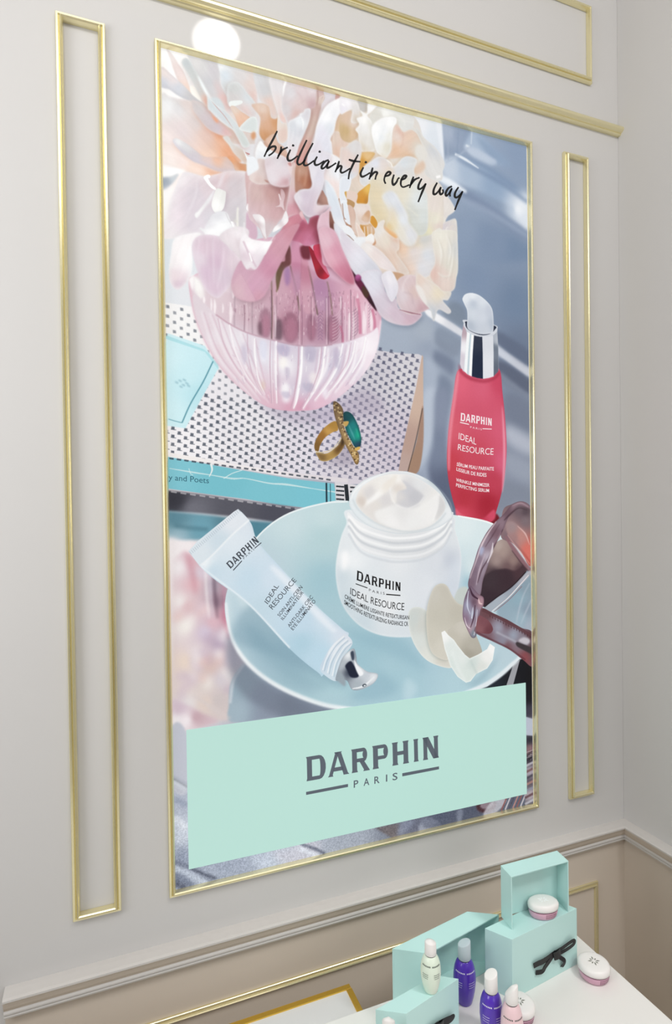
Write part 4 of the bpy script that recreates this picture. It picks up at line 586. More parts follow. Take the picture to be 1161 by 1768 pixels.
def paint_plate():
    cur[0] = 'p'
    rimpts = [(601, 865), (560, 868), (500, 885), (455, 915), (420, 960), (395, 1010), (388, 1050), (396, 1090), (415, 1130), (450, 1165), (500, 1195), (560, 1218), (640, 1228), (720, 1225), (790, 1210), (850, 1185), (880, 1160), (905, 1130), (930, 1090), (930, 960), (880, 920), (840, 900), (790, 890), (700, 880)]
    S([(395, 1090), (450, 1170), (560, 1225), (700, 1236), (860, 1190), (900, 1150), (910, 1240), (600, 1260), (420, 1200)], '#6E7686', f=8, a=.6)
    S(rimpts, [(500, 900, '#CBDEE2'), (560, 890, '#C9DEE1'), (450, 970, '#BFD3DB'), (400, 1040, '#CFE0E6'), (430, 1110, '#B3CCD6'), (500, 1130, '#9FBECB'), (560, 1190, '#B0D0D8'), (700, 1170, '#A9CBD6'), (620, 1130, '#A2C6D2'), (800, 1180, '#B5D3DC'), (560, 1000, '#A5C8D2'), (560, 930, '#B9D4D8'), (840, 930, '#DDEBEE'), (800, 910, '#E3EFF1'), (850, 1000, '#CFE1E6'), (820, 980, '#DCE9EC'), (880, 1130, '#BDD3DC'), (740, 1120, '#AECCD8'), (810, 1010, '#A9C9D6')], f=.8)
    L([(600, 866), (560, 869), (500, 886), (455, 916), (420, 961), (397, 1010)], [3, 3, 2], '#EDF4F5', a=.9); L([(390, 1040), (397, 1090), (416, 1130), (451, 1165), (500, 1194), (560, 1216), (620, 1226)], [4, 7, 8, 8], '#F0F5F7', f=1.5)
    L([(790, 891), (840, 901), (880, 920)], 3, '#F5FAFA')
    cur[0] = 'g'
    S([(400, 230), (470, 330), (560, 460), (640, 560), (740, 690), (900, 800), (1080, 860), (1161, 880), (1000, 900), (800, 830), (600, 720), (470, 560), (410, 400)], [(450, 400, '#BCD2DC'), (600, 620, '#A5C1CE'), (800, 760, '#9DBCC8'), (1000, 850, '#B1CFD8')], f=8, a=.8)
    S([(480, 440), (560, 460), (700, 600), (850, 730), (980, 800), (900, 810), (700, 720), (560, 600)], '#8FB0BE', f=10, a=.6)
    cur[0] = 'h'
    S([(280, 560), (400, 640), (330, 700), (200, 720), (130, 700), (180, 660)], '#8FB4C4', f=10, a=.5)
    S([(80, 320), (200, 400), (460, 520), (560, 560), (480, 440), (400, 370), (200, 350)], '#91B7C6', f=12, a=.55)
    S([(440, 600), (500, 640), (480, 700), (430, 720)], '#C9E0E8', f=8, a=.6)
def paint_reflection_left():
    cur[0] = 'g'
    S([(60, 60), (130, 0), (220, 60), (400, 220), (380, 300), (410, 540), (480, 660), (420, 760), (395, 900), (410, 1000), (280, 1010), (130, 1060), (60, 1000)],
      [(90, 100, '#EFE8EA'), (180, 60, '#D9B3BC'), (240, 130, '#D9CBD6'), (310, 200, '#A99AA8'), (330, 300, '#8A7080'), (180, 200, '#E0B9BF'), (150, 330, '#DDBFC2'), (100, 300, '#EFE7E6'), (250, 350, '#E3CDD4'), (370, 380, '#C98FA0'), (300, 420, '#DDB9C3'), (250, 480, '#D6C8D8'), (130, 450, '#EFE9E4'), (330, 540, '#B9A6BA'), (200, 600, '#E5D9DC'), (130, 650, '#E8D6C9'), (280, 680, '#D9C0BA'), (400, 620, '#CFC3CE'), (130, 780, '#E2D3CF'), (250, 800, '#DDD1CC'), (350, 760, '#D6CDD3'), (330, 880, '#CFC4C3'), (150, 900, '#E3DCDC'), (250, 900, '#E0CFC6')], f=4, sm=False)
    rng = np.random.default_rng(9)
    for k in range(26):
        x, y = rng.uniform(70, 420), rng.uniform(320, 900)
        if x > 390 and y < 500: continue
        S(EL(x, y, rng.uniform(12, 34), rng.uniform(20, 60), rng.uniform(-60, 60), 10), ['#FAF6F1', '#B9A3B9', '#E7C3BC', '#F4EEF2', '#CDB9C9'][k % 5], f=7, a=.45)
    for x, c in ((262, '#FFFFFF'), (285, '#D9D0DC'), (310, '#5F4A5A'), (340, '#B89AA8'), (365, '#C78FA4')): L([(x-6, 110), (x, 250), (x+16, 400)], [10, 18, 8], c, a=.6, f=3)
    L([(150, 20), (180, 150), (200, 260)], [20, 34, 10], '#C98F9C', a=.6, f=5); L([(370, 300), (380, 420), (400, 520)], 20, '#C4607C', a=.5, f=5)
    S([(395, 900), (405, 780), (470, 680), (520, 700), (700, 820), (900, 910), (980, 935), (700, 975), (410, 1010)], [(480, 780, '#98AEBB'), (440, 950, '#A5B8C4'), (600, 860, '#8F9CAE'), (750, 900, '#7C8798'), (620, 960, '#8E98A9')], f=2)
    L([(480, 670), (420, 770), (400, 900)], 16, '#D8DCE2', a=.7, f=2); L([(180, 850), (300, 930), (400, 990)], [10, 30, 12], '#D8CDCB', a=.7, f=3)
    S([(60, 880), (130, 900), (240, 960), (330, 1010), (130, 1060), (60, 1030)], [(100, 930, '#D3BFCB'), (200, 980, '#C7A8B0'), (140, 1000, '#F3EBEE'), (80, 1000, '#EFE9EC')], f=4)
    S([(60, 1040), (140, 1070), (160, 1400), (60, 1400)], '#C3C6D1', f=2)
def paint_tube():
    cur[0] = 'p'
    S([(400, 1100), (470, 1130), (570, 1180), (600, 1180), (560, 1150), (450, 1040)], '#7E9FB0', f=9, a=.5)
    S([(326, 952), (327, 950), (340, 937), (380, 904), (404, 884), (410, 879.5), (411, 879.5), (420, 887), (434, 905), (445, 935), (480, 975), (540, 1040), (590, 1085), (600, 1100), (560, 1162), (548, 1160), (500, 1120), (430, 1045), (370, 1000), (345, 977)],
      [(410, 890, '#DCE3EB'), (345, 950, '#D5DFE8'), (400, 930, '#DFE8EF'), (370, 985, '#CBDDE8'), (430, 1000, '#C8DDEA'), (470, 1000, '#D3E2EE'), (520, 1070, '#C6DCEB'), (560, 1060, '#D6E4EF'), (590, 1095, '#D9E3EE'), (550, 1130, '#BFDBEA'), (520, 1110, '#B4D3E2'), (450, 1050, '#C6DBE6'), (500, 1040, '#C9DEEC'), (350, 970, '#EEF3F6')], sm=True, rim=('#A9C8D8', 5, .25))
    S([(326, 952), (340, 935), (404, 883), (411, 879), (430, 898), (400, 925), (365, 962), (345, 978)], [(345, 950, '#DCE5EB'), (400, 900, '#E3E8EE'), (380, 935, '#CFDDE6')], f=.8, sm=False)
    L([(346, 976), (365, 960), (400, 924), (430, 898)], 2.5, '#F3F6F8', a=.9, f=1)
    for k in range(30):
        t = k/29; L([(327+84*t, 952-73*t), (331+84*t, 957-73*t)], 1.2, '#A8B4C0', a=.55)
    L([(347, 978), (375, 1000), (432, 1045), (500, 1118)], [2, 3, 3], '#EDF4F8', a=.8, f=1)
    S([(470, 985), (490, 990), (570, 1075), (580, 1090), (560, 1080)], '#EEF3F9', f=4, a=.7)
    cur[0] = 'g'
    S([(930, 700), (950, 640), (1000, 560), (1060, 500), (1090, 500), (1120, 550), (1060, 640), (1040, 740), (1020, 770), (970, 745)], [(960, 660, '#C9DAE8'), (1010, 580, '#E3EAF2'), (1080, 520, '#DCE3EC'), (1000, 720, '#D3E2EC'), (1060, 600, '#CFDCE6')])
    for d_ in (0, 28, 56): L([(945+d_, 705+d_*.6), (965+d_, 640+d_*.3), (1010+d_, 560+d_*.3), (1070+d_*.7, 505+d_*.6)], 7, '#EDF2F6', a=.9); L([(955+d_, 712+d_*.6), (975+d_, 645+d_*.3), (1020+d_, 567+d_*.3), (1076+d_*.7, 514+d_*.6)], 5, '#A9BECC', a=.7)
    cur[0] = 'h'
    S([(60, 600), (90, 500), (130, 450), (160, 438), (172, 480), (180, 520), (230, 560), (288, 575), (270, 620), (210, 655), (150, 660), (120, 610), (80, 610)], [(90, 520, '#B7BFC6'), (130, 470, '#F2F5F7'), (160, 470, '#8E98A4'), (140, 560, '#20283A'), (170, 560, '#DCE3E9'), (230, 580, '#C9D0D7'), (180, 630, '#AEB8C0'), (260, 590, '#E3E7EB'), (200, 540, '#F4F6F8')], rim=('#7E8A95', 3, .4))
    S([(112, 530), (140, 505), (160, 530), (185, 580), (170, 595), (140, 590), (125, 560)], '#1C2236', f=1); S([(140, 460), (156, 452), (160, 490), (150, 500)], '#3A4354', f=1)
    S([(160, 500), (180, 530), (210, 570), (190, 585), (170, 550)], '#F6F8FA', f=1); L([(150, 655), (210, 640), (270, 590)], [5, 12, 8], '#E9EDF0'); S(EL(215, 636, 12, 8, -20), '#515C66'); S(EL(217, 638, 6, 4, -20), '#E3E7EA')
    S([(60, 600), (80, 560), (110, 600), (110, 640), (80, 620)], '#9AA6AF', f=2)
def paint_jar():
    cur[0] = 'f'
    S([((x-560)*3.138, (y-680)*3.138) for x, y in [(602, 880), (598, 903), (589, 925), (582, 955), (579, 985), (582, 1015), (590, 1042), (604, 1064), (625, 1083), (655, 1096), (690, 1100), (730, 1096), (760, 1080), (780, 1050), (791, 1012), (796, 970), (793, 943), (785, 915), (778, 890), (700, 900)]],
      [(90, 850, '#E6EBEE'), (90, 1000, '#D3DEE4'), (150, 900, '#F1F4F6'), (200, 1100, '#E6EAED'), (400, 900, '#E9ECEF'), (600, 900, '#DEE2E8'), (500, 800, '#DCE0E4'), (680, 900, '#CDD3DD'), (730, 950, '#E6EBF0'), (560, 1050, '#E3E7EC'), (700, 780, '#E1E6EA'), (400, 1250, '#DDE4E9'), (200, 1240, '#CFDCE3'), (660, 1050, '#D8DEE6'), (350, 1150, '#ECEFF1'), (120, 1130, '#CBD9E0')], f=1, rim=('#F4F7F8', 4, .5))
    S([(90, 870), (120, 850), (130, 900), (100, 960)], '#FFFFFF', f=6, a=.9); S([(680, 940), (735, 900), (735, 1080), (680, 1180), (640, 1200)], '#D3DBE5', f=10, a=.7)
    S([(125, 640), (135, 720), (160, 800), (230, 860), (380, 895), (520, 890), (620, 850), (670, 780), (690, 690), (690, 640), (600, 720), (400, 760), (200, 700)], [(150, 720, '#F2F3F4'), (250, 820, '#E9EBED'), (400, 850, '#E3E5E7'), (550, 840, '#DFE1E4'), (650, 760, '#E9EBED'), (680, 690, '#EFF1F2')])
    for y, c, a_ in ((0, '#FFFFFF', .7), (26, '#C9CDD2', .7), (50, '#FAFBFB', .7), (72, '#C3C8CE', .6), (100, '#F6F7F8', .6), (128, '#CDD2D8', .5)):
        L([(128, 660+y*.75), (200, 730+y), (330, 775+y), (420, 782+y), (540, 765+y), (640, 712+y*.9), (688, 650+y*.75)], 13, c, a=a_, f=1)
    S([(135, 560), (170, 500), (250, 450), (370, 420), (480, 430), (580, 480), (650, 560), (692, 650), (680, 680), (600, 730), (440, 758), (300, 740), (200, 690), (140, 620)], [(200, 500, '#EEF1F2'), (400, 430, '#E6E9EB'), (640, 560, '#D5DEE3'), (680, 640, '#EEF1F3'), (400, 745, '#E9EBEC'), (160, 620, '#E6EDF0')], rim=('#C5CFD5', 3, .55))
    cur[0] = 'J'
    S([(180, 330), (230, 220), (330, 150), (450, 105), (560, 100), (680, 110), (800, 170), (900, 240), (980, 330), (990, 420), (930, 510), (850, 575), (700, 612), (560, 605), (400, 560), (280, 480), (210, 410)],
      [(230, 300, '#E9E3DD'), (300, 230, '#F0ECE8'), (420, 200, '#F3F0EB'), (540, 130, '#F6F3EF'), (640, 250, '#D2D1D5'), (700, 330, '#CBCBD0'), (450, 330, '#DEDBDB'), (350, 380, '#E7E2DD'), (800, 350, '#EFEEEC'), (700, 480, '#EDECEA'), (450, 450, '#E3E1DF'), (600, 570, '#F1F1F0'), (900, 300, '#EFEDEA'), (950, 400, '#DDDCDC'), (850, 500, '#F2F1EF'), (760, 180, '#E6E7E8')], rim=('#F4F3F1', 5, .4))
    S([(600, 160), (680, 210), (800, 300), (740, 370), (640, 412), (560, 370), (560, 280)], [(640, 230, '#D0D0D5'), (700, 310, '#C9C9CE'), (620, 370, '#D4D3D6'), (580, 300, '#DEDBDA')], f=3)
    S([(555, 110), (600, 160), (640, 230), (560, 260), (540, 360), (500, 330), (510, 200)], [(560, 140, '#F7F4F0'), (560, 230, '#E3DBD4'), (520, 300, '#EFECE8')], f=2)
    S([(550, 105), (450, 170), (370, 260), (280, 330), (240, 400), (330, 350), (430, 280), (520, 200)], [(480, 180, '#EFE9E1'), (330, 310, '#FBFAF8'), (260, 380, '#F7F5F2')], f=3)
    S([(250, 250), (320, 200), (350, 250), (330, 300), (280, 330)], '#DAD7D7', f=5, a=.8); S([(185, 340), (230, 300), (270, 340), (240, 400)], '#DCD2CA', f=4)
    S([(350, 450), (430, 410), (540, 380), (640, 415), (760, 390), (900, 290), (935, 280), (930, 400), (880, 520), (760, 580), (560, 590), (400, 540)], [(400, 460, '#F2F1EF'), (600, 450, '#E9E8E7'), (820, 380, '#F3F2F0'), (700, 540, '#F0F0EF'), (500, 540, '#F5F4F3'), (890, 450, '#F4F3F2')], f=3)
    L([(540, 375), (500, 300), (490, 220)], 9, '#F8F7F5', a=.8, f=1.5); L([(540, 378), (640, 412), (700, 395), (760, 360), (800, 305)], 9, '#F7F6F5', a=.9, f=1.5); L([(935, 280), (925, 400), (880, 520)], 8, '#FBFAF9', a=.9, f=1)
    S([(940, 290), (985, 360), (980, 430), (900, 520), (930, 400)], '#D8D7D7', f=3, a=.8)
    L([(150, 330), (200, 420), (320, 520), (480, 590), (640, 622), (800, 600), (930, 530), (1000, 450)], 10, '#C2CACF', a=.7, f=1.5); L([(130, 330), (180, 240), (300, 150), (450, 90), (560, 75), (700, 95), (840, 160)], 7, '#FFFFFF', a=.8, f=1); L([(800, 130), (930, 230), (1030, 350), (1060, 460)], 10, '#B9C6CD', a=.6, f=2)
def paint_shell():
    cur[0] = 'h'
    S([(640, 540), (780, 620), (920, 500), (960, 440), (900, 560), (800, 640)], '#8BA9B8', f=8, a=.5)
    S([(720, 120), (770, 105), (790, 170), (800, 260), (740, 280), (700, 200)], '#C9D0CC', f=1.5)
    S([(455, 240), (500, 212), (555, 240), (600, 350), (640, 430), (690, 530), (650, 540), (560, 505), (500, 440), (462, 350)], [(480, 280, '#CFD5D2'), (500, 400, '#DBE0DC'), (560, 480, '#E2E4DD'), (640, 520, '#D9D6CC'), (530, 300, '#D3D4CE')], rim=('#EDF0EC', 4, .6))
    S([(550, 280), (560, 190), (590, 110), (630, 85), (665, 100), (690, 150), (720, 190), (760, 215), (760, 300), (700, 330), (670, 400), (690, 460), (660, 500), (590, 470), (560, 400)], [(600, 140, '#CDC9BE'), (650, 130, '#C9C4B8'), (620, 260, '#C9C5B8'), (720, 240, '#C4BFB2'), (580, 350, '#CFCBBE'), (640, 430, '#D6D2C6')], rim=('#DEDBD1', 4, .6), sh=('#9AA39E', 4, .4, -3, 2))
    S([(665, 350), (690, 320), (740, 290), (800, 330), (850, 440), (840, 470), (790, 490), (740, 460), (700, 400)], [(740, 330, '#CFCABF'), (800, 420, '#B9B4A8'), (700, 380, '#C6C1B4'), (780, 470, '#A9A396')])
    S([(632, 350), (650, 340), (670, 365), (700, 390), (720, 420), (760, 470), (785, 490), (830, 470), (880, 440), (895, 410), (922, 430), (910, 500), (880, 545), (820, 575), (790, 615), (765, 622), (720, 590), (680, 530), (650, 440)],
      [(645, 365, '#F7F8F6'), (680, 430, '#E3EAE7'), (700, 520, '#DCE6E2'), (770, 580, '#DDE7E2'), (800, 520, '#D3DEDA'), (880, 480, '#F2F2EF'), (850, 540, '#E0E3DE'), (740, 490, '#E6ECE9'), (910, 440, '#FBFBF9')], rim=('#F9FBF9', 3, .7), sm=False)
    L([(790, 500), (810, 545), (825, 575)], 12, '#C2CFCB', a=.5, f=2); L([(690, 450), (720, 540), (760, 610)], 16, '#EEF3F1', a=.5, f=3)
def paint_glasses():
    cur[0] = 'Y'
    S([(700, 700), (830, 640), (830, 1240), (700, 1150), (500, 1020)], [(760, 800, '#8CA0AE'), (700, 900, '#93AFBD'), (780, 1000, '#8C9CAC'), (720, 1080, '#9FB7C4'), (800, 1150, '#A9B4C2')], f=4)
    for p_ in ([(800, 760), (740, 880), (700, 1020), (680, 1120)], [(820, 900), (770, 1010), (720, 1130)]): L(p_, [6, 12, 6], '#C3CBD6', a=.7, f=2)
    S([(712, 1440), (840, 1480), (840, 1770), (330, 1770), (330, 1716), (420, 1688), (540, 1598), (640, 1508)], [(700, 1700, '#12131B'), (800, 1600, '#0F0F16'), (450, 1720, '#202630')], sm=False)
    S([(650, 1500), (712, 1450), (650, 1680), (590, 1680)], '#9FA0A6', sm=False)
    cur[0] = 'p'; L([(922, 1104), (895, 1136), (883, 1147), (864, 1164), (837, 1182), (800, 1198)], [4, 7, 8, 8], '#E6EEF2', f=1.5); cur[0] = 'Y'
    # mirrored side arm, lens, frame
    S([(320, 870), (370, 660), (430, 520), (510, 390), (600, 380), (700, 500), (770, 600), (770, 660), (640, 800), (500, 900), (400, 980)], [(520, 430, '#B5A39C'), (560, 480, '#A8938C'), (650, 560, '#957D78'), (700, 640, '#5A4247'), (600, 620, '#70585A'), (500, 560, '#A28E8A'), (480, 680, '#3F2F36'), (600, 760, '#3A2A32'), (430, 850, '#37262E'), (400, 700, '#5E4C52')])
    S([(380, 720), (450, 660), (580, 632), (670, 650), (750, 590), (775, 640), (640, 800), (500, 890), (400, 975), (360, 880)], [(450, 740, '#3E3037'), (600, 720, '#3B2A32'), (700, 660, '#4A333A'), (420, 900, '#372730')], f=2)
    S([(560, 110), (640, 55), (720, 30), (780, 60), (815, 130), (815, 600), (720, 480), (640, 400), (580, 380), (540, 330)], [(700, 100, '#6E5E66'), (760, 200, '#7E6E74'), (620, 260, '#9C8386'), (700, 330, '#B58A84'), (780, 420, '#CC6E62'), (660, 400, '#8C6E72'), (800, 500, '#C4584E'), (600, 330, '#7E6870'), (760, 120, '#594A52')])
    S([(590, 230), (640, 210), (700, 250), (760, 330), (810, 450), (812, 560), (740, 470), (660, 390), (600, 320)], [(640, 260, '#A08A8C'), (720, 340, '#C08A82'), (780, 460, '#D87468'), (660, 360, '#A37F7F')], f=2)
    L([(690, 250), (760, 320), (800, 420)], [4, 12, 4], '#EDC9C4', a=.85, f=1); L([(580, 340), (660, 460), (740, 570), (815, 660)], [20, 40, 40, 30], '#8E6870', a=.9, f=1); L([(600, 330), (690, 450), (800, 590)], [6, 12, 8], '#D8A8A4', a=.7, f=1); L([(640, 470), (730, 590), (812, 680)], [6, 10, 8], '#4A323A', a=.8, f=1)
    S([(505, 200), (560, 150), (640, 60), (720, 28), (790, 55), (815, 110), (780, 90), (700, 70), (640, 130), (600, 190), (560, 290), (500, 400), (460, 500), (420, 620), (380, 740), (360, 860), (320, 900), (250, 800), (260, 700), (300, 580), (340, 450), (400, 330), (450, 260)], [(680, 50, '#8C747E'), (600, 130, '#6E5560'), (540, 220, '#8E7682'), (500, 300, '#7A5E6A'), (430, 420, '#93808E'), (420, 520, '#B9AEBB'), (340, 560, '#8C7A8A'), (300, 650, '#7E6A7A'), (380, 640, '#9C8C9A'), (280, 760, '#7A6474'), (340, 780, '#8F7F8E')], rim=('#5A3F4C', 3, .45))
    for p_, c, w_ in (([(500, 210), (430, 310), (370, 420), (320, 560), (262, 720)], '#E9D6DC', [6, 12, 16, 8, 6]), ([(560, 280), (500, 390), (430, 540), (370, 640), (330, 760)], '#4E3642', [6, 12, 8, 12, 8]), ([(470, 400), (460, 480), (420, 580)], '#F6EEF2', [6, 20, 6]), ([(400, 500), (350, 640), (320, 780)], '#C9B6C2', [6, 14, 6]), ([(640, 70), (720, 45), (790, 80)], '#B79CA6', [4, 10, 4]), ([(570, 200), (620, 150), (700, 90), (780, 110)], '#4A343E', [8, 14, 8, 6]), ([(530, 230), (470, 330), (400, 440)], '#5E4450', [4, 12, 4]), ([(545, 300), (520, 350), (470, 430)], '#B08E9A', [4, 10, 4])):
        L(p_, w_, c, a=.85, f=1)
    S([(360, 440), (390, 450), (370, 510), (350, 500)], '#AEB2CE', f=3)
    # lower rim of the lens, hinge block
    S([(390, 985), (500, 900), (640, 800), (760, 680), (800, 650), (812, 680), (700, 800), (600, 900), (470, 1010), (440, 1020)], [(500, 930, '#AAB3BE'), (650, 820, '#9AA3AF'), (760, 720, '#B3B3BC')], f=1); L([(460, 1015), (600, 900), (720, 770), (790, 690)], [6, 10, 6], '#F3E9EA', a=.9); L([(480, 1018), (610, 915), (730, 790)], 6, '#8A5E66', a=.8); L([(395, 975), (500, 890), (640, 790), (765, 660)], 9, '#231820', a=.9)
    S([(200, 1000), (215, 900), (255, 800), (275, 790), (340, 860), (385, 890), (385, 960), (350, 1040), (330, 1180), (315, 1245), (280, 1250), (250, 1200), (215, 1120), (200, 1070)], [(250, 850, '#7A667A'), (240, 960, '#9C9CB4'), (300, 930, '#6C5262'), (360, 930, '#B58E98'), (290, 1040, '#A8AEC4'), (230, 1080, '#8C7488'), (260, 1170, '#B59AA6'), (300, 1210, '#7E8894'), (330, 1080, '#8A7282')], rim=('#55394A', 3, .5))
    for p_, c, w_ in (([(262, 800), (290, 870), (345, 910)], '#3A1E30', [6, 20, 10]), ([(250, 830), (240, 960), (265, 1040)], '#D3D6E6', [6, 14, 4]), ([(340, 900), (350, 940), (375, 950)], '#E9C9CC', [8, 18, 8]), ([(310, 960), (300, 1060), (270, 1160)], '#4A2E3E', [8, 14, 6]), ([(215, 1070), (235, 1140), (265, 1170)], '#EADCE4', [4, 10, 6]), ([(330, 1000), (320, 1120), (300, 1230)], '#D9D3DE', [4, 8, 8]), ([(290, 980), (280, 1080)], '#E3E6F0', [4, 10])): L(p_, w_, c, a=.85, f=.6)
    # arm
    S([(375, 985), (470, 1030), (600, 1090), (720, 1160), (830, 1220), (830, 1500), (740, 1450), (620, 1360), (480, 1290), (310, 1205), (330, 1120), (350, 1040)], [(420, 1030, '#6B464C'), (600, 1110, '#6A4A52'), (800, 1230, '#5A3A42'), (520, 1160, '#9C9CAC'), (650, 1230, '#9AA0B0'), (760, 1280, '#A0A2AE'), (420, 1240, '#7C5E68'), (600, 1330, '#7A565E'), (760, 1420, '#8A4A50'), (560, 1270, '#8F8C9C'), (820, 1350, '#4E3A40')])
    S([(340, 1060), (390, 1070), (440, 1110), (470, 1170), (450, 1210), (400, 1215), (320, 1190)], [(380, 1110, '#7E4E56'), (430, 1190, '#6E3E46'), (350, 1170, '#8A5A60')])
    L([(375, 1000), (480, 1050), (620, 1120), (830, 1240)], [30, 26, 30, 30], '#5E3A40', a=.85); 
    for k in range(16): L([(440+k*24, 1048+k*12.4), (446+k*24, 1066+k*12.4)], 8, '#3E2228', a=.6)
    S([(690, 1290), (830, 1350), (830, 1400), (720, 1350), (680, 1320)], '#3C3438', f=1); S([(740, 1250), (790, 1260), (800, 1290), (770, 1310), (700, 1280)], '#C9C4CC', f=2); L([(500, 1200), (600, 1250), (680, 1290)], 14, '#B9BAC6', a=.8, f=2); L([(320, 1200), (480, 1280), (620, 1350), (760, 1450)], 14, '#5C2E36', a=.7, f=1)
def paint_bottom():
    cur[0] = 'Z'
    for p_, c, w_ in (([(40, 720), (110, 760), (170, 800)], '#3E434C', 10), ([(40, 745), (110, 785), (170, 825)], '#DDE3EA', 26), ([(40, 700), (170, 770)], '#A9AFBC', 14), ([(40, 1440), (120, 1470), (200, 1500), (300, 1550), (400, 1600)], '#42475A', 22), ([(180, 1500), (300, 1550), (420, 1590)], '#3C4150', 14), ([(40, 1490), (160, 1540), (260, 1600), (330, 1640)], '#CDD6E3', 50), ([(40, 1560), (140, 1610), (220, 1660)], '#717A8E', 60), ([(60, 1630), (160, 1680)], '#454A5C', 50), ([(50, 1060), (170, 1160)], '#E6EBF3', 60), ([(60, 900), (170, 960)], '#8F99AE', 40)):
        L(p_, w_, c, a=.75, f=4 if w_ > 20 else 1.5)
    S([(900, 1340), (1020, 1340), (1130, 1290), (1300, 1240), (1300, 1400), (1000, 1460)], '#D3CFD9', f=10, a=.6); S([(700, 1400), (860, 1380), (960, 1450), (800, 1500)], '#D2DCEA', f=10, a=.6)
    cur[0] = 'U'
    L([(50, 205), (110, 225), (165, 250)], [10, 14, 14], '#5C6274', a=.8, f=1.5); L([(40, 225), (90, 245), (130, 262)], 16, '#E6ECF6', a=.8, f=3)
    S([(395, 130), (520, 105), (700, 60), (960, 0), (1161, -40), (1161, 30), (1000, 60), (480, 180)], [(470, 150, '#736C70'), (560, 130, '#6C7082'), (700, 90, '#575D70'), (850, 60, '#555B6D'), (950, 40, '#5E6474')], f=2, sm=False)
    S([(600, 150), (610, 110), (640, 130), (720, 120), (640, 150)], '#B5B9C6', f=3, a=.7); S([(520, 100), (580, 95), (540, 150), (500, 165)], '#9097AB', f=4, a=.7); S([(780, 50), (805, 45), (800, 95), (780, 100)], '#8C93A4', f=3, a=.7); S([(630, 80), (700, 110), (600, 130)], '#8A90A2', f=4, a=.6)
    S(EL(915, 25, 48, 34, -15), '#4A3038', f=1.5); S(EL(918, 22, 32, 20, -15), '#8F7F88', f=2); S([(950, 0), (1010, 0), (960, 60), (900, 70)], '#C9C7CE', f=2, a=.8)
    for k in range(9): L([(985+k*18, 50-k*4), (1010+k*18, -10-k*4)], 7, ['#8E5A58', '#CFC9CE', '#54505E', '#B98A84'][k % 4], a=.85)
    cur[0] = 'h'
    S([(1085, 620), (1140, 500), (1140, 1500), (1085, 1500)], [(1110, 700, '#16151D'), (1110, 780, '#3E3A48'), (1110, 860, '#B9BECB'), (1110, 930, '#2F2E38'), (1110, 980, '#8A6C70'), (1110, 1040, '#3A3640'), (1110, 1100, '#B0A6B0'), (1110, 1160, '#5E5660'), (1110, 1230, '#B5AAB0'), (1110, 1290, '#54525E')], sm=False, f=2)
    S([(1085, 805), (1135, 820), (1135, 910), (1085, 905)], '#BAC0CE', sm=False, f=1)
    for k in range(10): L([(1090+(k % 3)*12, 1000+k*5), (1130, 985+k*5)], 3, '#17171D' if k % 2 else '#C9BFC2', a=.7)
    for k in range(7): L([(1085, 1075+k*34), (1132, 1050+k*34)], 12, ['#D3CFD6', '#6C4A48', '#3C3A46', '#B98C80', '#8E94A4', '#55343A', '#C9C9D2'][k], a=.75, f=1)
def paint_all():
    paint_background(); paint_book(); paint_reflection_left(); paint_vase(); paint_ring(); paint_flower_left(); paint_flower_right()
    paint_serum(); paint_plate(); paint_tube(); paint_jar(); paint_shell(); paint_bottom(); paint_glasses()
    top = canvas[:980]
    k = np.clip((900-np.arange(980))/80, 0, 1)[:, None, None]*.4
    top[:] = top*(1-k) + blur(np.array(top), 1)*k              # the blossoms are slightly soft
    g = noise(CH, CW, 2, 1)-.5
    yy = np.linspace(0, 1, CH)[:, None]
    xs = np.linspace(0, 1, CW)[None]
    k = np.clip((yy-.86)*12, 0, 1)*.16*np.clip(1.25-xs, 0, 1) + .012
    canvas[:] = np.clip(canvas + (g*k)[..., None], 0, 1)
paint_all()

# ------------------------------------------------------------------ helpers
def srgb(h):
    h = h.lstrip('#'); c = [int(h[i:i+2], 16)/255 for i in (0, 2, 4)]
    return tuple(x/12.92 if x <= .04045 else ((x+.055)/1.055)**2.4 for x in c) + (1,)
def mat(name, col, rough=.6, metal=0., noise_amt=0., scale=8., bump=0., spec=.5, coat=0., trans=0., ior=1.45, alpha_col=None):
    m = bpy.data.materials.new(name); m.use_nodes = True
    nt = m.node_tree; b = nt.nodes['Principled BSDF']
    b.inputs['Base Color'].default_value = srgb(col); b.inputs['Roughness'].default_value = rough; b.inputs['Metallic'].default_value = metal
    b.inputs['Specular IOR Level'].default_value = spec; b.inputs['Coat Weight'].default_value = coat; b.inputs['Coat Roughness'].default_value = .12
    b.inputs['Transmission Weight'].default_value = trans; b.inputs['IOR'].default_value = ior
    if noise_amt or bump:
        tc = nt.nodes.new('ShaderNodeTexCoord'); n = nt.nodes.new('ShaderNodeTexNoise'); n.inputs['Scale'].default_value = scale; n.inputs['Detail'].default_value = 5
        nt.links.new(tc.outputs['Object'], n.inputs['Vector'])
        if noise_amt:
            mx = nt.nodes.new('ShaderNodeMix'); mx.data_type = 'RGBA'
            c = Vector(srgb(col)[:3])
            mx.inputs[6].default_value = (*(c*(1-noise_amt)), 1); mx.inputs[7].default_value = (*[min(1, v*(1+noise_amt)) for v in c], 1)
            nt.links.new(n.outputs['Fac'], mx.inputs[0]); nt.links.new(mx.outputs[2], b.inputs['Base Color'])
        if bump:
            bp = nt.nodes.new('ShaderNodeBump'); bp.inputs['Strength'].default_value = bump; bp.inputs['Distance'].default_value = .002
            nt.links.new(n.outputs['Fac'], bp.inputs['Height']); nt.links.new(bp.outputs['Normal'], b.inputs['Normal'])
    return m
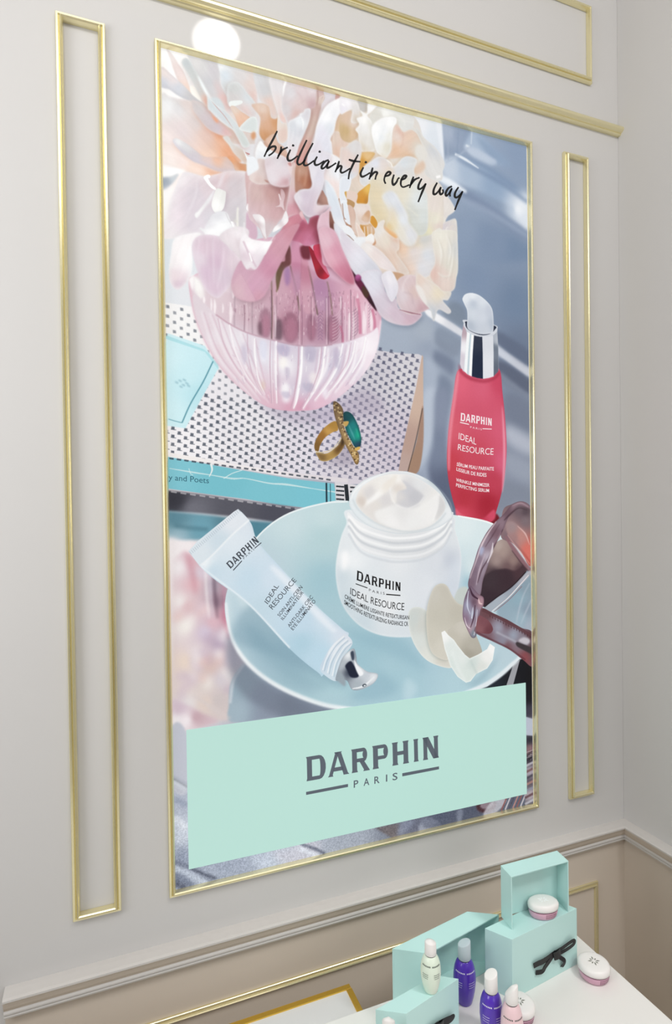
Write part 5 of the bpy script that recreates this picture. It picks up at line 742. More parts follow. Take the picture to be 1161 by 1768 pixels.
M = {
    'wall': mat('painted_wall', '#D3D1CF', .8, noise_amt=.018, scale=3., bump=.06),
    'dado': mat('dado_paint', '#D6CABC', .75, noise_amt=.02, scale=4., bump=.05),
    'rail': mat('rail_paint', '#D2CECA', .55, noise_amt=.04, scale=40., bump=.12),
    'ceiling': mat('ceiling_paint', '#E9E7E4', .9),
    'floor': mat('floor_stone', '#C9C0B4', .35, noise_amt=.05, scale=2.),
    'gold': mat('champagne_gold', '#F0E7BE', .26, .75, noise_amt=.03, scale=20.),
    'gold_edge': mat('yellow_gold', '#F0C455', .25, .75),
    'mat_white': mat('mount_white', '#F4F2EE', .6),
    'ink': mat('black_ink', '#191919', .5), 'ink_grey': mat('grey_ink', '#4C5058', .5), 'ink_white': mat('white_ink', '#F7EDEF', .5), 'slate': mat('slate_ink', '#5F6670', .5), 'ink_teal': mat('teal_ink', '#2F6A78', .5),
    'mint_card': mat('mint_card', '#C2E7DC', .55),
    'mint': mat('mint_box', '#C3E7E3', .42, noise_amt=.02, scale=6., coat=.15),
    'table': mat('table_white', '#EEEBE7', .25, noise_amt=.02, scale=5.),
    'table2': mat('table_cool_white', '#E6E6E6', .35),
    'ribbon': mat('black_ribbon', '#141416', .4, noise_amt=.2, scale=60.),
    'cap': mat('cap_white', '#F3EFEC', .35, noise_amt=.01, scale=10.), 'cap_white_shaded': mat('cap_white_shaded', '#C3D0D6', .4),  # the greyer cap is a white one with the box's shade mixed in
    'purple': mat('purple_glass', '#5533B4', .28, coat=.3), 'green': mat('pale_green_plastic', '#E6F2E0', .35, coat=.2), 'pink': mat('pink_plastic', '#F0CFD3', .35, coat=.2), 'cream': mat('cream_plastic', '#F1ECE6', .35, coat=.2),
    'pinkglass': mat('pink_glass', '#EEB9D0', .12, coat=.5, trans=.2), 'seal': mat('dark_seal', '#7E4A62', .4), 'dark': mat('dark_neck', '#1A1416', .4), 'label_white': mat('label_white', '#E9E4F6', .5), 'label_dark': mat('label_dark', '#4A5550', .5),
    'emblem': mat('emblem_silver', '#8E8E84', .35, .3), 'emblem_white': mat('emblem_white', '#FFFFFF', .4),
}
def mesh_obj(name, verts, faces, m, parent=None, smooth=False, bevel=0.):
    me = bpy.data.meshes.new(name); me.from_pydata([tuple(v) for v in verts], [], faces); me.update()
    bm = bmesh.new(); bm.from_mesh(me); bmesh.ops.recalc_face_normals(bm, faces=bm.faces)
    if bevel: bmesh.ops.bevel(bm, geom=bm.edges[:], offset=bevel, segments=2, affect='EDGES', profile=.6)
    bm.to_mesh(me); bm.free()
    if smooth:
        for p in me.polygons: p.use_smooth = True
    me.materials.append(m)
    o = bpy.data.objects.new(name, me); COL.objects.link(o)
    if parent: o.parent = parent
    return o
def empty(name, loc=(0, 0, 0)):
    o = bpy.data.objects.new(name, None); COL.objects.link(o); o.location = loc; o.empty_display_size = .05
    return o
def tag(o, label=None, cat=None, group=None, kind=None):
    for k, v in (('label', label), ('category', cat), ('group', group), ('kind', kind)):
        if v: o[k] = v
    return o
def child(o, parent):
    o.parent = parent; o.matrix_parent_inverse = Matrix.Translation(-parent.location)
    return o
def box_mesh(a, b):
    x0, y0, z0 = a; x1, y1, z1 = b
    v = [(x0, y0, z0), (x1, y0, z0), (x1, y1, z0), (x0, y1, z0), (x0, y0, z1), (x1, y0, z1), (x1, y1, z1), (x0, y1, z1)]
    return v, [(0, 3, 2, 1), (4, 5, 6, 7), (0, 1, 5, 4), (1, 2, 6, 5), (2, 3, 7, 6), (3, 0, 4, 7)]
def prism(base, z0, z1):
    n = len(base); v = [(x, y, z0) for x, y in base] + [(x, y, z1) for x, y in base]
    return v, [tuple(range(n))[::-1], tuple(range(n, 2*n))] + [(i, (i+1) % n, n+(i+1) % n, n+i) for i in range(n)]
def loft(profiles, closed=True):
    n = len(profiles[0]); v = [p for pr in profiles for p in pr]; f = []
    for k in range(len(profiles)-1):
        for i in range(n if closed else n-1):
            a, b = k*n+i, k*n+(i+1) % n
            f.append((a, b, b+n, a+n))
    f.append(tuple(range(n))[::-1]); f.append(tuple(range((len(profiles)-1)*n, len(profiles)*n)))
    return v, f
def wall_pt(wx, wz, out=0.): return (wx, -out, wz)
WX = lambda a: a*D
WZ = lambda a: EYE + a*D
def frame_strips(x0, x1, z0, z1, prof, m, parent, name='moulding_strip'):
    """four mitred strips; prof = (distance in from the outer edge, height off the wall)"""
    cs = [(x0, z0, 1, 1), (x1, z0, -1, 1), (x1, z1, -1, -1), (x0, z1, 1, -1)]
    for i in range(4):
        A, B = cs[i], cs[(i+1) % 4]
        pa = [(A[0]+A[2]*t, -h, A[1]+A[3]*t) for t, h in prof]; pb = [(B[0]+B[2]*t, -h, B[1]+B[3]*t) for t, h in prof]
        v, f = loft([pa, pb])
        child(mesh_obj(name, v, f, m), parent)
PROF_FRAME = [(0, .0005), (0, .006), (.0012, .0075), (.0045, .0075), (.0055, .0055), (.0068, .0062), (.0085, .0112), (.0105, .0125), (.0125, .0108), (.0140, .006), (.0140, .0005)]

# ------------------------------------------------------------------ the room
CX = 1.418                                     # inner corner with the right wall
RAILZ = .7735
wb = tag(mesh_obj('wall_back', *box_mesh((-3.2, 0, 0), (CX+.12, .12, 3.6)), M['wall']), 'pale grey painted wall behind the poster', kind='structure')
wr = tag(mesh_obj('wall_right', *box_mesh((CX, -4.2, 0), (CX+.12, -.0005, 3.6)), M['wall']), 'plain pale wall meeting the poster wall at the right', kind='structure')
tag(mesh_obj('floor', *box_mesh((-3.2, -4.2, -.1), (CX+.12, .12, -.0005)), M['floor']), 'stone floor below the tables', kind='structure')
tag(mesh_obj('ceiling', *box_mesh((-3.2, -4.2, 3.6), (CX+.12, .12, 3.7)), M['ceiling']), 'white ceiling', kind='structure')
DX0 = -.2160
d1 = mesh_obj('dado_panel', *box_mesh((DX0, -.004, .002), (CX, .002, RAILZ-.03)), M['dado']); child(d1, wb); d1['label'] = 'beige lower wall panel below the rail'
d2 = mesh_obj('dado_panel', *box_mesh((CX-.004, -4.2, .002), (CX+.002, -.004, RAILZ-.03)), M['dado']); child(d2, wr); d2['label'] = 'beige lower panel of the right wall, below the rail'
# chair rail: sloping cap, cove, bead
def rail(name, prof, m, where):
    if where == 'back':
        pa = [(DX0, -p, RAILZ+z) for p, z in prof]; pb = [(CX-p, -p, RAILZ+z) for p, z in prof]
    else:
        pa = [(CX-p, -p, RAILZ+z) for p, z in prof]; pb = [(CX-p, -4.2, RAILZ+z) for p, z in prof]
    return mesh_obj(name, *loft([pa, pb]), m)
CAPP = [(0, .0005), (.012, .0003), (.030, -.0015), (.035, -.0035), (.035, -.0075), (.031, -.0095), (.0, -.0095)]
COVE = [(0, -.0095), (.030, -.0095), (.0285, -.016), (.0245, -.026), (.019, -.0345), (0, -.0345)]
BEAD = [(0, -.0345), (.0195, -.0345), (.0215, -.038), (.0215, -.041), (.0185, -.0435), (.018, -.045), (.0195, -.047), (.0185, -.0505), (.014, -.0525), (0, -.0525)]
for i, w in enumerate(('back', 'right')):
    t = tag(empty('trim_%d' % (i+1), (CX if w == 'right' else 0, 0, RAILZ)), 'moulded chair rail along the %s wall' % ('poster' if w == 'back' else 'right'), kind='structure')
    for nm, pr, m in (('rail_cap', CAPP, 'rail'), ('rail_cove', COVE, 'dado'), ('rail_bead', BEAD, 'rail')):
        child(rail(nm, pr, M[m], w), t)
# gold picture rail running into the corner
PICT = [(0, 0), (.010, .0), (.0125, .0025), (.012, .005), (.0165, .0065), (.0215, .0105), (.0225, .0150), (.0205, .0195), (.0155, .0225), (.0135, .0245), (.0085, .0262), (0, .0262)]
pz = WZ(.8535)
t = tag(empty('trim_3', (0, 0, pz)), 'gold picture rail running across above the poster', kind='structure')
o = mesh_obj('rail_strip', *loft([[(-3.1, -p, pz+z) for p, z in PICT], [(CX, -p, pz+z) for p, z in PICT]]), M['gold']); child(o, t)
# gold panel mouldings
def panel(n, label, x0, x1, z0, z1, prof=PROF_FRAME, m='gold', lift=0.):
    t = tag(empty('trim_%d' % n, ((x0+x1)/2, 0, z0)), label, kind='structure')
    frame_strips(x0, x1, z0, z1, [(a, h+lift) for a, h in prof], M[m], t)
def scaled(k, kh=1.35): return [(a*k, h*kh) for a, h in PROF_FRAME]
panel(4, 'tall narrow gold panel moulding left of the poster', WX(-.0703), WX(.0014), WZ(-.6350), WZ(.7860), scaled(1.03))
panel(5, 'tall narrow gold panel moulding between poster and corner', WX(.9277), WX(.9964), WZ(-.6347), WZ(.7842), scaled(.92))
panel(6, 'wide gold panel moulding above the picture rail', -2.2, WX(1.0088), WZ(.9500), WZ(1.1201), scaled(.95))
panel(7, 'gold panel moulding on the lower wall behind the tables', -.12, WX(1.0050), .16, WZ(-.8340), scaled(.85, .8), 'gold', .004)

# ------------------------------------------------------------------ the poster
PB = (WX(.4594), 0, WZ(-.6348))
poster = tag(empty('poster', PB), 'large gold-framed cosmetics poster with peonies, jar and mint logo banner', 'poster')
frame_strips(WX(.0765), WX(.8420), WZ(-.6348), WZ(.7855), scaled(.93), M['gold'], poster, 'frame_strip')
child(mesh_obj('mount', *box_mesh((WX(.0800), -.0024, WZ(-.6310)), (WX(.8390), -.0004, WZ(.7825))), M['mat_white']), poster)
img = bpy.data.images.new('poster_print', CW, CH, alpha=False)
buf = np.ones((CH, CW, 4), np.float32); buf[..., :3] = canvas[::-1]
img.pixels.foreach_set(buf.ravel()); img.update(); img.pack()
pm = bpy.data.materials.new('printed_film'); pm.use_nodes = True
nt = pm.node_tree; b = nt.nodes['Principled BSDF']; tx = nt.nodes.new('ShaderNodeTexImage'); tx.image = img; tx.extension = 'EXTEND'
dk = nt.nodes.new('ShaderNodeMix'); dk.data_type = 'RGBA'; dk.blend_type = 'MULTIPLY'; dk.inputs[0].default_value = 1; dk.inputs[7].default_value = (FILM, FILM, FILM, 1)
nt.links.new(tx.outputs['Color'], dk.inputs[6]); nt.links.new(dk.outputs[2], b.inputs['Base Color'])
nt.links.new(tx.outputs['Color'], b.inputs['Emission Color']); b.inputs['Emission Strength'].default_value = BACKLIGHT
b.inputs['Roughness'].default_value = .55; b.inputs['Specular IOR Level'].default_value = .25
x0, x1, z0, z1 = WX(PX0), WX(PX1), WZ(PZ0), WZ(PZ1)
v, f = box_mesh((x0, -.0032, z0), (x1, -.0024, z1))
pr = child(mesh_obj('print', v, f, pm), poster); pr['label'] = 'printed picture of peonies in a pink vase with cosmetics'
uv = pr.data.uv_layers.new(name='print_uv')
for lp in pr.data.loops:
    c = pr.data.vertices[lp.vertex_index].co
    uv.data[lp.index].uv = ((c.x-x0)/(x1-x0), (c.z-z0)/(z1-z0))
# the film of the lettering is lit from behind as well: a card colour gets the same share of glow
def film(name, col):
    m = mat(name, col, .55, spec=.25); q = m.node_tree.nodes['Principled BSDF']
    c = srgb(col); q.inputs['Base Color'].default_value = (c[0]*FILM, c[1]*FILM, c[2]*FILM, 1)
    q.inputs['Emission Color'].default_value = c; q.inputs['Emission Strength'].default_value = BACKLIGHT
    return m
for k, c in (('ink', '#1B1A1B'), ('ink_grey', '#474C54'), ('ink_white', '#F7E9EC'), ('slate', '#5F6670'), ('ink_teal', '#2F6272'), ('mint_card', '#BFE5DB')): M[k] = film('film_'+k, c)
def to_world(P, out):
    """photo pixels on the poster plane -> points on the print"""
    w = to_wall(P)
    return [(a*D, -out, EYE+b_*D) for a, b_ in w]
banner_quad = [(.1087, -.3590), (.8125, -.3630), (.8125, -.6010), (.1087, -.5955)]
bz = [(WX(a), WZ(c)) for a, c in banner_quad]
v = [(x, -.0032, z) for x, z in bz] + [(x, -.0048, z) for x, z in bz]
banner = child(mesh_obj('banner', v, [(0, 1, 2, 3), (7, 6, 5, 4)] + [(i, (i+1) % 4, 4+(i+1) % 4, 4+i) for i in range(4)], M['mint_card']), poster)
banner['label'] = 'mint green banner reading DARPHIN PARIS'
def flat(name, polys, m, parent, base, out):
    """flat lettering: polygons given on the wall plane, raised a hair off the print"""
    v, f = [], []
    for P in polys:
        n = len(P); i0 = len(v)
        v += [(x, -base, z) for x, z in P] + [(x, -base-out, z) for x, z in P]
        f += [tuple(i0+k for k in range(n)), tuple(i0+n+k for k in range(n))[::-1]] + [(i0+k, i0+(k+1) % n, i0+n+(k+1) % n, i0+n+k) for k in range(n)]
    o = mesh_obj(name, v, f, m)
    o.parent = parent
    pl = parent.matrix_parent_inverse @ Matrix.Identity(4) if parent.type == 'MESH' else None
    o.matrix_parent_inverse = Matrix.Translation(-poster.location) if parent is poster else Matrix.Identity(4)
    return o
# wedge-serif capitals, drawn in a unit cell (x to the right, y up from 0 to 1); strokes are quads / arcs
def stem(x, w, fl=.035, y0=0., y1=1.):
    h = .1
    return [[(x-fl, y0), (x+w+fl, y0), (x+w, y0+h), (x+w, y1-h), (x+w+fl, y1), (x-fl, y1), (x, y1-h), (x, y0+h)]]
def bowl(x0, x1, y0, y1, w, hw, n=9):
    cy, ry = (y0+y1)/2, (y1-y0)/2; xs = x1-min(ry*.62, (x1-x0)*.75); out = []
    arc = [(xs+(x1-xs)*math.sin(math.pi*k/n), cy-ry*math.cos(math.pi*k/n)) for k in range(n+1)]
    inn = [(xs+(x1-w-xs)*math.sin(math.pi*k/n), cy-(ry-hw)*math.cos(math.pi*k/n)) for k in range(n+1)]
    for k in range(n): out.append([arc[k], arc[k+1], inn[k+1], inn[k]])
    out.append([(x0, y0), (xs, y0), (xs, y0+hw), (x0, y0+hw)]); out.append([(x0, y1-hw), (xs, y1-hw), (xs, y1), (x0, y1)])
    return out
GLYPH = {
    'D': (.96, stem(.05, .24) + bowl(.28, .96, 0, 1, .26, .15)),
    'A': (1.0, [[(-.03, 0), (.24, 0), (.21, .06), (.52, .93), (.58, 1), (.32, 1), (.35, .93), (.03, .06)], [(.76, .0), (1.05, 0), (.98, .07), (.66, .96), (.70, 1), (.34, 1), (.46, .88), (.74, .08)], [(.22, .2), (.78, .2), (.72, .36), (.28, .36)]]),
    'R': (.92, stem(.05, .25) + bowl(.28, .84, .42, 1, .24, .15) + [[(.42, .46), (.66, .46), (.92, .07), (.97, 0), (.62, 0), (.66, .06)]]),
    'P': (.86, stem(.05, .26) + bowl(.3, .86, .38, 1, .25, .15)),
    'H': (.95, stem(.06, .25) + stem(.64, .25) + [[(.3, .42), (.66, .42), (.66, .58), (.3, .58)]]),
    'I': (.36, stem(.06, .24)),
    'N': (.93, stem(.06, .21) + stem(.66, .21) + [[(.04, 1), (.34, 1), (.88, .0), (.60, 0)]]),
}
LOGO_X = [('D', 0, .149), ('A', .168, .316), ('R', .340, .472), ('P', .498, .617), ('H', .644, .776), ('I', .806, .848), ('N', .875, 1.0)]
def quad_map(q, curve=0.):
    """q = TL, TR, BR, BL in photo pixels -> function (u, v up) to photo pixels; curve bends the line down in the middle"""
    TL, TR, BR, BL = [np.array(p, float) for p in q]
    def fn(u, w):
        p = (BL*(1-u)+BR*u)*(1-w) + (TL*(1-u)+TR*u)*w
        return p + np.array([0, curve*4*u*(1-u)])
    return fn
def wall_poly(fn, poly): 
    w = to_wall([fn(u, y) for u, y in poly]); return [(a*D, EYE+c*D) for a, c in w]
def logo(q, m, parent, base, curve=0., joined=True):
    fn = quad_map(q, curve); allp = []
    for ch, a, b_ in LOGO_X:
        adv, polys = GLYPH[ch]
        ps = [wall_poly(fn, [(a+(b_-a)*x/adv, y) for x, y in P]) for P in polys]
        if joined: allp += ps
        else: flat('letter', ps, m, parent, base, .0006)
    if joined: flat('lettering', allp, m, parent, base, .0004)
def rule(quads, m, parent, base, name='logo_line'):
    for q in quads: flat(name, [[(a*D, EYE+c*D) for a, c in to_wall(q)]], m, parent, base, .0005)
_text_cache = {}
def text_polys(s, bold=0.):
    k = (s, bold)
    if k not in _text_cache:
        cu = bpy.data.curves.new('t', 'FONT'); cu.body = s; cu.offset = bold; cu.resolution_u = 3
        ob = bpy.data.objects.new('t', cu); COL.objects.link(ob)
        dg = bpy.context.evaluated_depsgraph_get(); me = bpy.data.meshes.new_from_object(ob.evaluated_get(dg))
        vs_ = np.array([v.co[:2] for v in me.vertices]); fs = [tuple(p.vertices) for p in me.polygons]
        bpy.data.objects.remove(ob); bpy.data.curves.remove(cu); bpy.data.meshes.remove(me)
        _text_cache[k] = (vs_, fs)
    return _text_cache[k]
def text(s, q, m, base=.0032, curve=0., bold=0., parent=None, clip=None):
    vs_, fs = text_polys(s, bold)
    x0_, x1_ = vs_[:, 0].min(), vs_[:, 0].max(); cap = .70
    fn = quad_map(q, curve)
    P = np.array([fn((x-x0_)/(x1_-x0_), y/cap) for x, y in vs_])
    w = to_wall(P); pts = [(a*D, -base-.0003, EYE+c*D) for a, c in w]
    o = mesh_obj('lettering', pts, fs, m)
    o.parent = parent or poster; o.matrix_parent_inverse = Matrix.Translation(-poster.location) if (parent or poster) is poster else Matrix.Identity(4)
    return o
def Q(crop, pts):
    ox, oy, s = CROPS[crop]; return [(ox+x/s, oy+y/s) for x, y in pts]
CROPS['L'] = (500, 1250, 4.146)
# banner logo
logo(Q('L', [(112, 232), (1062, 76), (1066, 234), (116, 404)]), M['slate'], banner, .0048, joined=False)
rule([Q('L', [(115, 480), (414, 423), (414, 444), (115, 501)]), Q('L', [(802, 347), (1064, 298), (1064, 318), (802, 369)])], M['slate'], banner, .0048)
for ch, a, b_ in (('P', 0, .105), ('A', .225, .355), ('R', .47, .59), ('I', .735, .765), ('S', .885, 1.0)):
    TL, TR, BR, BL = [np.array(p) for p in Q('L', [(455, 399), (768, 341), (768, 391), (455, 450)])]
    q = [TL+(TR-TL)*a, TL+(TR-TL)*b_, BL+(BR-BL)*b_, BL+(BR-BL)*a]
    text(ch, q, M['slate'], .0048, bold=.012, parent=banner).name = 'letter'
# printed words on the pictured cosmetics
W_, G_ = M['ink_white'], M['ink_grey']
logo(Q('f', [(737, 104), (905, 135), (905, 174), (735, 147)]), W_, poster, .0032)
rule([Q('f', [(733, 153), (781, 164), (781, 169), (733, 158)]), Q('f', [(855, 188), (904, 190), (904, 194), (855, 192)])], W_, poster, .0032)
text('P A R I S', Q('f', [(788, 176), (850, 188), (850, 198), (788, 186)]), W_)
text('IDEAL', Q('f', [(727, 211), (822, 242), (820, 277), (725, 246)]), W_)
text('RESOURCE', Q('f', [(723, 272), (915, 295), (913, 331), (720, 304)]), W_, curve=2)
text('SÉRUM PEAU PARFAITE', Q('f', [(716, 372), (916, 397), (916, 416), (714, 390)]), W_, bold=.012, curve=2)
text('LISSEUR DE RIDES', Q('f', [(714, 398), (876, 430), (876, 450), (713, 416)]), W_, bold=.012, curve=2)
text('WRINKLE MINIMIZER', Q('f', [(712, 456), (892, 486), (892, 504), (711, 474)]), W_, bold=.012, curve=2)
text('PERFECTING SERUM', Q('f', [(712, 484), (890, 515), (890, 533), (711, 502)]), W_, bold=.012, curve=2)
K_ = M['ink']
logo(Q('h', [(175, 14), (412, 80), (412, 126), (172, 66)]), K_, poster, .0032, curve=2.5)
rule([Q('h', [(168, 84), (232, 107), (232, 112), (168, 89)]), Q('h', [(333, 141), (410, 147), (410, 153), (333, 147)])], K_, poster, .0032)
text('P A R I S', Q('h', [(240, 112), (325, 132), (325, 146), (240, 126)]), K_, curve=1)
text('IDEAL RESOURCE', Q('h', [(140, 106), (432, 190), (430, 230), (138, 143)]), K_, curve=6)
text('CRÈME LUMIÈRE LISSANTE RETEXTURISAN', Q('h', [(110, 142), (458, 258), (457, 280), (108, 163)]), K_, curve=9, bold=.012)
text('SMOOTHING RETEXTURIZING RADIANCE CR', Q('h', [(107, 172), (452, 292), (452, 315), (105, 195)]), K_, curve=9.5, bold=.012)
logo(Q('e', [(443, 1000), (612, 838), (640, 872), (470, 1031)]), G_, poster, .0032)
rule([Q('e', [(484, 1038), (535, 982), (539, 986), (488, 1042)]), Q('e', [(611, 908), (650, 875), (653, 879), (614, 912)])], G_, poster, .0032)
text('P A R I S', Q('e', [(542, 966), (604, 910), (612, 918), (550, 975)]), G_)
text('IDEAL', Q('g', [(600, 300), (664, 196), (688, 210), (622, 318)]), G_)
text('RESOURCE', Q('g', [(626, 328), (770, 160), (792, 178), (650, 350)]), G_)
text('SOIN ANTI-CERN', Q('g', [(676, 380), (812, 204), (828, 220), (692, 392)]), G_, bold=.008)
text('ILLUMINATEUR', Q('g', [(697, 400), (820, 236), (834, 250), (711, 412)]), G_, bold=.008)
text('ANTI-DARK CIRC', Q('g', [(735, 442), (874, 262), (889, 278), (750, 455)]), G_, bold=.008)
text('EYE ILLUMINATO', Q('g', [(755, 458), (890, 286), (905, 302), (770, 472)]), G_, bold=.008)
text('y and Poets', Q('e', [(106, 474), (343, 494), (343, 528), (106, 508)]), M['ink_teal'])
# handwritten slogan: brush strokes
def strokes(lst, m, width):
    polys = []
    for crop, pts in lst:
        ox, oy, s = CROPS[crop]
        p = np.array([(ox+x/s, oy+y/s) for x, y in pts])
        p = spline(p, False, 5) if len(p) > 2 else p
        dd = np.gradient(p, axis=0); dd /= np.linalg.norm(dd, axis=1)[:, None]+1e-9
        nn = np.stack([-dd[:, 1], dd[:, 0]], 1)*width/2
        n = len(p); tt = np.linspace(0, 1, n)
        nn = nn*(.72+.28*np.sin(np.pi*np.clip(tt*1.3, 0, 1)))[:, None]
        a, b_ = to_wall(p+nn), to_wall(p-nn)
        for k in range(n-1): polys.append([(q[0]*D, EYE+q[1]*D) for q in (a[k], a[k+1], b_[k+1], b_[k])])
    o = flat('lettering', polys, m, poster, .0032, .0004); o['label'] = 'black handwriting reading brilliant in every way'
def dot(crop, x, y, r=9): return (crop, [(x-r, y-r*.4), (x, y), (x+r, y+r*.2)])
CROPS['s'] = (440, 220, 5.805); CROPS['t'] = (620, 260, 5.805)
SLOGAN = [('s', [(222, 45), (180, 130), (130, 220), (92, 302)]), ('s', [(112, 255), (160, 207), (200, 200), (205, 225), (175, 265), (135, 293)]),
    ('s', [(262, 200), (256, 250), (222, 323)]), ('s', [(230, 300), (270, 238), (327, 208)]), ('s', [(355, 230), (326, 300), (335, 339), (370, 335), (428, 293)]), dot('s', 382, 190, 11),
    ('s', [(518, 135), (465, 245), (425, 340), (432, 378), (462, 374), (502, 334)]), ('s', [(580, 165), (525, 270), (490, 355), (497, 388), (532, 382), (592, 340)]),
    ('s', [(622, 300), (597, 350), (605, 384), (640, 378), (692, 344)]), dot('s', 648, 252, 11),
    ('s', [(738, 334), (702, 350), (668, 395), (672, 421), (705, 402), (742, 343)]), ('s', [(742, 343), (722, 390), (727, 414), (766, 395), (812, 364)]),
    ('s', [(842, 345), (826, 400), (802, 457)]), ('s', [(810, 436), (845, 396), (866, 402), (856, 440), (868, 462), (902, 450), (952, 418)]),
    ('s', [(1032, 280), (985, 370), (946, 460), (935, 527)]), ('s', [(938, 330), (985, 345), (1056, 352)]),
    ('t', [(40, 175), (12, 235), (25, 269), (60, 258), (107, 229)]), dot('t', 65, 125, 11), ('t', [(133, 178), (118, 235), (98, 297)]), ('t', [(106, 276), (150, 226), (178, 229), (166, 262), (158, 299)]),
    ('t', [(255, 266), (295, 254), (312, 231), (290, 221), (262, 250), (248, 300), (262, 340)]), ('t', [(346, 248), (330, 310), (340, 351), (370, 325), (386, 290), (402, 280)]),
    ('t', [(420, 302), (455, 286), (470, 262), (446, 261), (420, 300), (415, 350), (440, 373), (502, 350)]), ('t', [(542, 268), (520, 330), (502, 382)]), ('t', [(508, 358), (550, 302), (602, 277)]),
    ('t', [(624, 288), (595, 345), (590, 386), (610, 391), (640, 367), (664, 338)]), ('t', [(666, 336), (625, 430), (588, 523)]),
    ('t', [(778, 328), (746, 392), (742, 440), (765, 441), (792, 412), (816, 372)]), ('t', [(816, 372), (803, 418), (814, 446), (838, 426), (834, 396)]),
    ('t', [(927, 364), (890, 385), (864, 432), (870, 461), (896, 436), (927, 384)]), ('t', [(927, 384), (906, 430), (908, 467)]),
    ('t', [(992, 373), (960, 425), (955, 467), (976, 476), (1006, 450), (1032, 418)]), ('t', [(1034, 413), (990, 510), (955, 602)])]
strokes(SLOGAN, M['ink'], 3.9)

# ------------------------------------------------------------------ tables
TZ = .70
def table(name, label, x0, x1, y0, y1, z, th, m, legx, legy, trim=False):
    t = tag(empty(name, ((x0+x1)/2, (y0+y1)/2, 0)), label, 'table')
    child(mesh_obj('tabletop', *box_mesh((x0, y0, z-th), (x1, y1, z)), m, bevel=.0015), t)
    for lx in legx:
        for ly in legy: child(mesh_obj('leg', *box_mesh((lx-.02, ly-.02, 0), (lx+.02, ly+.02, z-th)), m, bevel=.002), t)
    return t
table('display_table', 'white display table carrying the mint boxes and bottles', -.62, 1.003, -1.05, -.2385, TZ, .028, M['table'], (-.58, .96), (-1.0, -.28))
z2 = .632
t2 = table('side_table', 'low white table with gold edging tucked behind the display table', -.35, .4815, -.62, -.0945, z2, .02, M['table2'], (-.31, .44), (-.57, -.14))
for a, b_ in (((-.35, -.1065), (.4815, -.0935)), ((.4690, -.62), (.4825, -.1065))):
    child(mesh_obj('edge_trim', *box_mesh((a[0], a[1], z2-.0205), (b_[0], b_[1], z2+.0025)), M['gold_edge'], bevel=.0008), t2)

# ------------------------------------------------------------------ mint boxes
def vec(a, b): return (b[0]-a[0], b[1]-a[1])
def bil(q, s, t_):
    """point in a base quad: q = front-left, front-right, back-right, back-left"""
    a = (q[0][0]+(q[1][0]-q[0][0])*s, q[0][1]+(q[1][1]-q[0][1])*s); b_ = (q[3][0]+(q[2][0]-q[3][0])*s, q[3][1]+(q[2][1]-q[3][1])*s)
    return (a[0]+(b_[0]-a[0])*t_, a[1]+(b_[1]-a[1])*t_)
def slab(q, s0, s1, t0, t1, z0, z1, name, parent, m):
    base = [bil(q, s0, t0), bil(q, s1, t0), bil(q, s1, t1), bil(q, s0, t1)]
    return child(mesh_obj(name, *prism(base, z0, z1), m, bevel=.0006), parent)
def open_box(name, label, q, z0, z1, th, m, floor=True):
    c = bil(q, .5, .5); t = tag(empty(name, (c[0], c[1], z0)), label, 'box', 'mint gift boxes on the table')
    W = math.dist(q[0], q[1]); L_ = math.dist(q[0], q[3]); a, b_ = th/W, th/L_
    slab(q, 0, 1, 1-b_, 1, z0, z1, 'back_panel', t, m)
    slab(q, 0, a, 0, 1-b_, z0, z1, 'side_panel', t, m); slab(q, 1-a, 1, 0, 1-b_, z0, z1, 'side_panel', t, m)
    slab(q, a, 1-a, 0, 1-b_, z1-th, z1, 'top_panel', t, m)
    if floor: slab(q, a, 1-a, 0, 1-b_, z0, z0+.0012, 'bottom_panel', t, m)
    return t
QA = [(.5795, -.2835), (.7815, -.2440), (.7225, -.2090), (.5175, -.2440)]
open_box('gift_box', 'open mint box lying on its side behind the purple bottle', QA, TZ, .8096, .003, M['mint'])
QB = [(.7468, -.3333), (.9385, -.3110), (.9065, -.2610), (.7150, -.2850)]
ZB = .8245
gb = tag(empty('gift_box', (*bil(QB, .5, .5), TZ)), 'closed mint box with black bow, carrying the upright lid', 'box', 'mint gift boxes on the table')
slab(QB, 0, 1, 0, 1, TZ, ZB, 'body', gb, M['mint'])
QC = [(.7640, -.3105), (.9145, -.3135), (.9195, -.2730), (.7685, -.2695)]
open_box('gift_box', 'upright open mint lid standing on the bow box', QC, ZB, .9366, .0025, M['mint'], floor=False)
QD = [(.4765, -.3820), (.6068, -.3510), (.5700, -.3260), (.4290, -.3530)]
gd = tag(empty('gift_box', (*bil(QD, .5, .5), TZ)), 'mint box with the pale green bottle standing on top', 'box', 'mint gift boxes on the table')
slab(QD, 0, 1, 0, 1, TZ, .80, 'body', gd, M['mint'])
def ray_plane(P, p0, n):
    d = _cam_ray(P); c = np.array([0, -D, EYE]); n = np.array(n, float); p0 = np.array(p0, float)
    return [Vector(c + r*(np.dot(p0-c, n)/np.dot(r, n))) for r in d]
